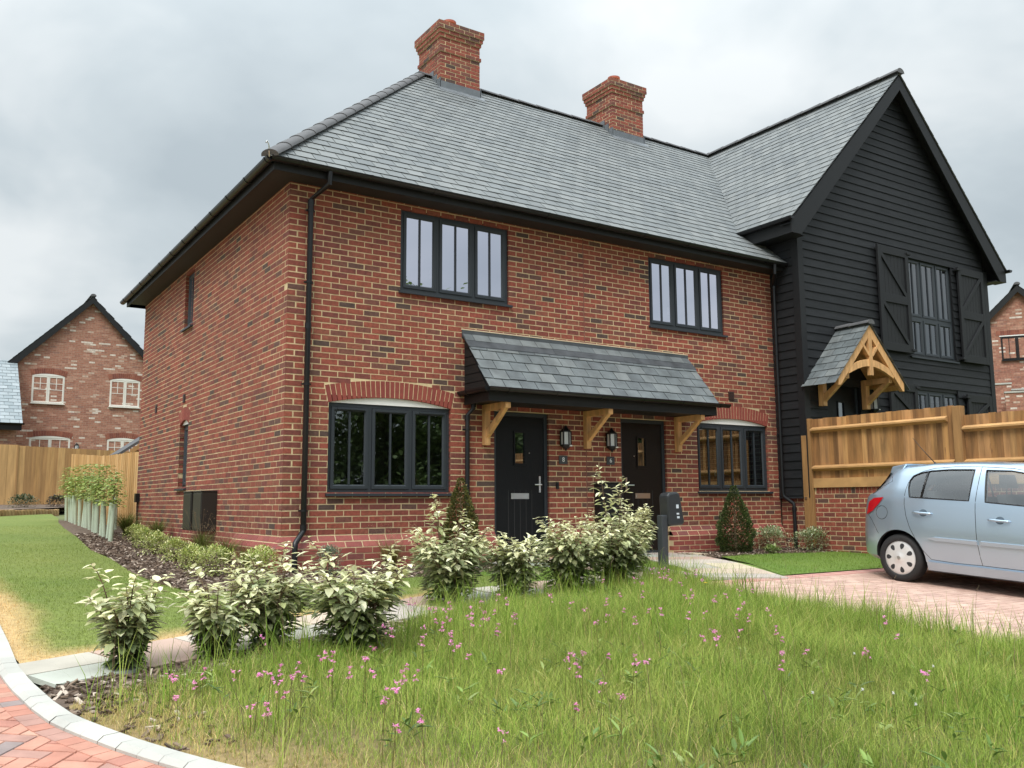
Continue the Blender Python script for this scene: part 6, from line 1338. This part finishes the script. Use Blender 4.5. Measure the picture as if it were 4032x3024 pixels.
# tree guards with whips in leaf, in two rows by the pale fence
mt_guard = pbr('pale_green_guard', (.60, .69, .55), .5, trans=.25, var=.08)
def whip(seed, leafn, hh):
    r = random.Random(seed); rt = root('tree_guard', (0, 0, 0), 'pale green tube guard round a leafy young whip beside the pale fence', 'tree guard', 'tube-guarded young whips by the pale fence'); m = M(); m.lathe([(.036, 0), (.038, .60), (.034, .60), (.033, .02)], 12, cap=False); obj('guard_tube', m, mt_guard, rt, local=True, smooth=True, autos=40)
    m = M(); m.tube([(0, 0, 0), (.01, .0, .6), (.02, .01, hh)], [.007, .006, .003], 6); obj('stem', m, mt_stem, rt, local=True); f = M()
    for i in range(leafn):
        t = r.random(); z = .56 + (hh - .54) * t; a = r.uniform(0, 6.28); q = .20 * (1 - t * .6) * r.random() + .02; c = jc(lerp3((.22, .32, .07), (.40, .45, .14), r.random()), r, .2)
        leaf(f, (q * math.cos(a), q * math.sin(a), z), (math.cos(a), math.sin(a), r.uniform(-.3, .5)), (0, 0, 1), r.uniform(.05, .085), r.uniform(.045, .065), c, .3)
    obj('foliage', f, mt_leaf, rt, local=True); return rt
whips = [whip(61, 170, 1.06), whip(62, 150, .98), whip(63, 190, 1.22), whip(64, 45, 1.1)]
spots = [(-1.00, 5.15), (-.94, 5.75), (-.96, 6.3), (-.93, 6.9), (-.90, 7.5), (-.87, 8.1), (-.84, 8.7), (-.82, 9.3), (-.80, 9.9), (-.78, 10.6), (-.74, 11.3), (-.71, 12.0), (-.68, 12.8), (-.95, 6.05), (-.91, 7.2), (-.83, 9.0), (-.72, 11.7), (-.46, 7.9), (-.40, 8.35), (-.36, 8.7)]
for i, (x, y) in enumerate(spots):
    k = 3 if i > 16 else i % 3; o = whips[k] if whips[k].location.length < .001 else copy_tree(whips[k]); o.location = (x, y, h(x, y)); o.rotation_euler = (rg.uniform(-.07, .07), rg.uniform(-.07, .07), rg.uniform(0, 6.28))

# ------------------------------------------------------------------ charging post
cp = root('charging_post', (3.90, -2.36, 0), 'dark grey charging post with a black wall charger beside the path', 'charging post')
mt_cp = pbr('slate_grey_post', (.036, .042, .048), .45, bump=.03); mt_cb = pbr('black_charger', (.022, .025, .028), .4)
m = M(); m.box(3.84, 3.935, -2.41, -2.315, -.1, .72); obj('post', m, mt_cp, cp, fix=True, bevel=.012)
m = M(); m.prism([(3.93, -2.44, .585), (4.17, -2.44, .60), (4.185, -2.44, .64), (4.12, -2.44, .97), (4.08, -2.44, 1.0), (3.95, -2.44, .985), (3.915, -2.44, .95)], (0, .17, 0)); cb = obj('charger_box', m, mt_cb, cp, fix=True, bevel=.025)
m = M(); m.box(4.045, 4.085, -2.4435, -2.4415, .80, .845); m.box(4.05, 4.09, -2.4435, -2.4415, .725, .745); m.box(4.055, 4.095, -2.4435, -2.4415, .68, .705); obj('label_sticker', m, pbr('pale_sticker', (.55, .62, .68), .5), cb, fix=True)

# ------------------------------------------------------------------ wild flowers
mt_petal = pbr('petal', (0, 0, 0), .6, attr=True, trans=.3)
def flower_proto(seed, pale):
    r = random.Random(seed); rt = root('wildflower', (0, 0, 0), 'pink ragged wildflower on a thin stem in the long meadow grass', 'wildflower', 'pink wildflowers in the meadow grass')
    m = M(); m.col = (.16, .14, .05); bx, by = r.uniform(-.03, .03), r.uniform(-.03, .03); m.tube([(0, 0, 0), (bx * .4, by * .4, .5), (bx, by, 1.0)], [.0016, .0014, .001], 4); obj('stem', m, mt_grass, rt, local=True); f = M()
    for k in range(r.randint(5, 8)):
        w_ = .35 if pale else 1; ox, oy, oz = bx + r.uniform(-.016, .016) * w_, by + r.uniform(-.016, .016) * w_, r.uniform(-.035, .022) * w_
        for j in range(5):
            a = j * 1.2566 + k; c = jc(lerp3((.80, .22, .52), (.88, .42, .68), r.random()) if not pale else (.8, .78, .76), r, .1); d = Vector((math.cos(a), math.sin(a), r.uniform(-.9, 1.1)))
            for w_ in (-.35, .35): q = Vector((-math.sin(a), math.cos(a), 0)) * w_; leaf(f, (ox, oy, 1 + oz), d + q, (0, 0, 1), r.uniform(.009, .014), .0045, c, .1)
    
    if pale: f.v = [(bx + (p[0] - bx) * .55, by + (p[1] - by) * .55, 1 + (p[2] - 1) * .55) for p in f.v]
    obj('flower_head', f, mt_petal, rt, local=True); return rt
protos = [flower_proto(70 + i, False) for i in range(4)]; used = set()
for i, (x, y, hg) in enumerate(FLOWERS):
    k = i % 4; o = protos[k] if k not in used else copy_tree(protos[k]); used.add(k); o.location = (x, y, h(x, y)); o.rotation_euler = (rg.uniform(-.12, .12), rg.uniform(-.12, .12), rg.uniform(0, 6.28))
    for c in o.children:      # stems of different length: the head keeps its size
        if c.name.startswith('stem'): c.scale = (1, 1, hg)
        else: c.location = (0, 0, hg - 1)
wp = flower_proto(80, True); wp['label'] = 'tiny white wildflower in the long meadow grass'; wp['group'] = 'white wildflowers in the meadow grass'
for i, (x, y) in enumerate([(.19, -7.44), (.56, -7.64), (1.2, -6.95), (1.33, -7.38), (.47, -7.82), (.48, -7.52)]):
    o = wp if i == 0 else copy_tree(wp); o.location = (x, y, h(x, y)); 
    for c in o.children:
        if c.name.startswith('stem'): c.scale = (1, 1, .26)
        else: c.location = (0, 0, -.74)
dn = root('dandelion', (2.40, -4.52, h(2.4, -4.52)), 'single yellow dandelion among the pink flowers by the drive', 'wildflower'); m = M(); m.col = (.2, .25, .08); z = h(2.4, -4.52); m.tube([(2.4, -4.52, z), (2.4, -4.52, z + .3)], .002, 5); obj('stem', m, mt_grass, dn); m = M(); [leaf(m, (2.4, -4.52, z + .3), (math.cos(a), math.sin(a), .25), (0, 0, 1), .022, .007, (.80, .60, .03), .1) for a in np.linspace(0, 6.2, 16)]; obj('flower_head', m, mt_petal, dn)
# ------------------------------------------------------------------ grass, built as one mass of blades each
def blades(name, P, H, AZ, LEAN, WD, COLR, seg=2, mat=None):
    n = len(P); P = np.asarray(P); H = np.asarray(H); AZ = np.asarray(AZ); LEAN = np.asarray(LEAN); WD = np.asarray(WD)
    d = np.stack([np.cos(AZ), np.sin(AZ), np.zeros(n)], 1); s = np.stack([-np.sin(AZ), np.cos(AZ), np.zeros(n)], 1) * WD[:, None] / 2; vs = []
    ts = [0, .55, 1.0] if seg == 2 else [0, 1.0]
    for t in ts:
        c = P + d * (LEAN * H * t ** 1.8)[:, None]; c[:, 2] += H * (t - .22 * LEAN * t * t)
        if t == 1.0: vs.append(c)
        else: w = 1 - .45 * t; vs += [c - s * w, c + s * w]
    V = np.stack(vs, 1).reshape(-1, 3); k = len(vs); b = np.arange(n) * k
    if seg == 2: quads = np.stack([b, b + 1, b + 3, b + 2], 1); tris = np.stack([b + 2, b + 3, b + 4], 1)
    else: quads = np.zeros((0, 4), int); tris = np.stack([b, b + 1, b + 2], 1)
    me = bpy.data.meshes.new(name); me.vertices.add(len(V)); me.vertices.foreach_set('co', V.ravel().astype(np.float32))
    nl = quads.size + tris.size; me.loops.add(nl); me.loops.foreach_set('vertex_index', np.concatenate([quads.ravel(), tris.ravel()]).astype(np.int32)); npol = len(quads) + len(tris); me.polygons.add(npol)
    st = np.concatenate([np.arange(len(quads)) * 4, quads.size + np.arange(len(tris)) * 3]); me.polygons.foreach_set('loop_start', st.astype(np.int32))
    me.update(calc_edges=True); C4 = np.concatenate([np.asarray(COLR), np.ones((n, 1))], 1); at = me.attributes.new('Col', 'FLOAT_COLOR', 'FACE')
    at.data.foreach_set('color', np.concatenate([C4, C4] if seg == 2 else [C4]).ravel().astype(np.float32)); me.materials.append(mat or mt_grass)
    o = bpy.data.objects.new(name, me); COL.objects.link(o); return o
gr = random.Random(77)
def scatter(poly, dens, fn, out, box=None):
    x0, x1, y0, y1 = box or (min(p[0] for p in poly), max(p[0] for p in poly), min(p[1] for p in poly), max(p[1] for p in poly))
    for _ in range(int((x1 - x0) * (y1 - y0) * dens)):
        x, y = gr.uniform(x0, x1), gr.uniform(y0, y1)
        if inside(poly, x, y): fn(x, y, out)
G_ = [(.21, .32, .045), (.27, .375, .06), (.16, .265, .038), (.35, .42, .095), (.12, .21, .032)]
DRYC = [(.56, .43, .17), (.48, .36, .15), (.62, .50, .24), (.40, .36, .12)]
def meadow_blade(x, y, out):
    dk_ = line_d(KERB, x, y); cl = fbm(x * 1.7, y * 1.7); cl2 = fbm(x * 5 + 20, y * 5)
    dry = max(0, 1 - dk_ / (.30 + .75 * fbm(x * 1.5 + 4, y * 1.5))); back = max(0, min(1, (dk_ - 1.2) / 1.6))
    H = (.045 + .10 * min(1, dk_ / 1.2)) * (.45 + 1.0 * cl) + .10 * back * (.3 + 1.0 * cl2); H *= gr.uniform(.5, 1.3) * (.55 + .85 * fbm(x * 1.1 + 13, y * 1.1 + 40))
    q = gr.random()
    c = gr.choice(DRYC) if q < dry * .85 + .07 + .16 * max(0, cl2 - .5) else lerp3(gr.choice(G_), (.42, .41, .13), max(0, 1.0 - 1.25 * cl) * gr.random())
    k = gr.uniform(.65, 1.35) * (.76 + .6 * fbm(x * .9 + 31, y * .9 + 5)); out.append((x, y, h(x, y), H, gr.uniform(0, 6.283), gr.uniform(.15, 1.3), gr.uniform(.0018, .0038), c[0] * k, c[1] * k, c[2] * k))
out = []; scatter(MEADOW, 5600, meadow_blade, out, (-2.9, 3.75, -8.6, -2.7))
# taller tussocks and seed heads, thickest along the drive and the hedge foot
def tall_blade(x, y, out):
    e = min(line_d([(3.5, -2.9), (3.52, -4.2), (3.45, -6), (3.5, -8.6)], x, y) * 1.2, line_d([(-2.6, -4.75), (-1.1, -4.35), (.9, -3.45), (3.4, -2.8)], x, y))
    if gr.random() > math.exp(-e / .35) * .9 + .05 * (fbm(x * 2, y * 2) > .55): return
    sd_ = gr.random() < .28; c = (.24, .16, .10) if sd_ else gr.choice(G_[:4]); k = gr.uniform(.8, 1.2)
    for j in range(1 if sd_ else 3): out.append((x + gr.uniform(-.02, .02), y + gr.uniform(-.02, .02), h(x, y), gr.uniform(.26, .46), gr.uniform(0, 6.283), gr.uniform(.1, .75), gr.uniform(.0022, .003) if sd_ else gr.uniform(.004, .007), c[0] * k, c[1] * k, c[2] * k))
scatter(MEADOW, 260, tall_blade, out, (-2.9, 3.75, -8.6, -2.7))
A_ = np.array(out); setp(blades('meadow_grass', A_[:, :3], A_[:, 3], A_[:, 4], A_[:, 5], A_[:, 6], A_[:, 7:]), kind='stuff')
# broad-leaved herbs among the grass
wd_ = M()
for _ in range(420):
    x, y = gr.uniform(-2.6, 3.5), gr.uniform(-8.3, -2.9)
    if not inside(MEADOW, x, y) or line_d(KERB, x, y) < .5: continue
    c = gr.choice([(.13, .22, .04), (.20, .30, .06), (.10, .17, .035), (.26, .33, .09)])
    for k in range(gr.randint(4, 8)):
        a = gr.uniform(0, 6.28); leaf(wd_, (x + gr.uniform(-.03, .03), y + gr.uniform(-.03, .03), h(x, y) + gr.uniform(.02, .10)), (math.cos(a), math.sin(a), gr.uniform(.2, 1.4)), (0, 0, 1), gr.uniform(.05, .11), gr.uniform(.012, .026), jc(c, gr, .2), .3)
setp(obj('meadow_herbs', wd_, mt_leaf), kind='stuff')
# seed heads: little spikes at the tips of wiry stalks
sh_ = M()
for _ in range(330):
    x, y = gr.uniform(-2.6, 3.6), gr.uniform(-8, -2.8)
    if not inside(MEADOW, x, y): continue
    e = min(abs(3.45 - x) * 1.1, line_d([(-2.6, -4.75), (-1.1, -4.35), (.9, -3.45), (3.4, -2.8)], x, y))
    if gr.random() > math.exp(-e / .3) + .10: continue
    z = h(x, y); H = gr.uniform(.28, .50); a = gr.uniform(0, 6.28); q = gr.uniform(.03, .12); c = gr.choice([(.22, .14, .10), (.30, .22, .14), (.17, .12, .085)]); sh_.col = c; t = Vector((x + q * math.cos(a), y + q * math.sin(a), z + H))
    sh_.tube([(x, y, z), (x + q * .3 * math.cos(a), y + q * .3 * math.sin(a), z + H * .6), t], [.0012, .0011, .0009], 4, cap=False); d = Vector((math.cos(a) * q * 1.5, math.sin(a) * q * 1.5, .1)).normalized()
    for k in range(7): leaf(sh_, t + d * (k * .009), d + Vector((gr.uniform(-.6, .6), gr.uniform(-.6, .6), 0)), (0, 0, 1), .014, .004, jc(c, gr, .2), 0)
setp(obj('seed_head_grass', sh_, mt_grass), kind='stuff')
# mown lawns
def lawn_blade(cf, hmax):
    def f(x, y, out):
        c = cf(x, y); k = gr.uniform(1.0, 1.8); out.append((x, y, h(x, y) + .01, gr.uniform(.35, 1) * hmax, gr.uniform(0, 6.283), gr.uniform(.2, 1.0), gr.uniform(.003, .0045), c[0] * k, c[1] * k, c[2] * k))
    return f
out = []; scatter(LAWN_L, 3000, lawn_blade(lawn_col, .030), out, (-3.12, -1.2, -4.1, .6)); scatter(LAWN_L, 1500, lawn_blade(lawn_col, .032), out, (-3.1, -1.2, .6, 5)); scatter(LAWN_L, 500, lawn_blade(lawn_col, .034), out, (-3.1, -.9, 5, 10)); scatter(LAWN_L, 2600, lawn_blade(lawn_col, .032), out, (-1.2, 1.9, -3.3, -1.3))
scatter(LAWN_R, 2400, lawn_blade(green_r, .045), out); scatter(LAWN_R2, 2400, lawn_blade(green_r, .045), out); scatter([(1.6, -2.6), (4.0, -2.1), (4.2, -.8), (2.7, -.7), (1.9, -1.3)], 1800, lawn_blade(green_r, .04), out)
A_ = np.array(out); setp(blades('lawn_grass', A_[:, :3], A_[:, 3], A_[:, 4], A_[:, 5], A_[:, 6], A_[:, 7:], seg=1), kind='stuff')

# ------------------------------------------------------------------ trees across the road (seen in the window panes)
mt_bark2 = pbr('tree_bark', (.10, .075, .055), .9, var=.3, bump=.5, bscale=12); mt_tleaf = pbr('tree_leaf', (0, 0, 0), .6, attr=True, trans=.2)
def tree(seed, ht, rad):
    r = random.Random(seed); rt = root('leafy_tree', (0, 0, 0), 'tall leafy tree across the road, mirrored in the front windows', 'tree', 'trees across the road mirrored in the windows'); m = M(); m.tube([(0, 0, -.3), (.1, 0, ht * .3), (.0, .1, ht * .75)], [.28, .2, .06], 9)
    cl = []
    for i in range(64):
        t = r.uniform(.0, 1); a = r.uniform(0, 6.28); R0 = rad * (1.05 - .75 * t ** 2) * math.sqrt(r.random()); p = Vector((R0 * math.cos(a), R0 * math.sin(a), ht * (.05 + .91 * t))); cl.append((p, r.uniform(.7, 1.25)))
        if i % 4 == 0: m.tube([(0, 0, max(.5, p.z * .6)), p], [.07, .02], 6)
    obj('trunk', m, mt_bark2, rt, local=True, smooth=True); f = M()
    for p, s in cl:
        b = r.uniform(.75, 1.25)
        for k in range(190): u = Vector((r.gauss(0, 1), r.gauss(0, 1), r.gauss(0, .8))) * .55 * s; f.col = jc((.15 * b, .21 * b, .07 * b), r, .3); leaf(f, p + u, (r.uniform(-1, 1), r.uniform(-1, 1), r.uniform(-.6, .6)), (0, 0, 1), r.uniform(.22, .36), r.uniform(.15, .24), f.col, .2)
    obj('crown', f, mt_tleaf, rt, local=True); return rt
tp = [tree(5, 12.2, 3.0), tree(6, 10.8, 3.2)]
for i, (x, y, k, s) in enumerate([(15.6, -30, 0, 1.08), (20.0, -31, 1, 1.14), (24.5, -32, 1, 1.02), (11.5, -31, 1, .9), (29, -33, 1, 1.0), (7, -32, 0, .82), (34, -33, 0, .8), (39, -34, 1, .95), (14, -36, 1, .98), (18.5, -36, 0, .9), (22.5, -37, 1, 1.0), (27, -37, 0, .86), (9, -37, 1, .9), (32, -38, 1, .95), (37, -38, 0, .8)]):
    o = tp[k] if tp[k].location.length < .001 else copy_tree(tp[k]); o.location = (x, y, -1.0); o.scale = (s, s, s); o.rotation_euler = (0, 0, i * 1.3)
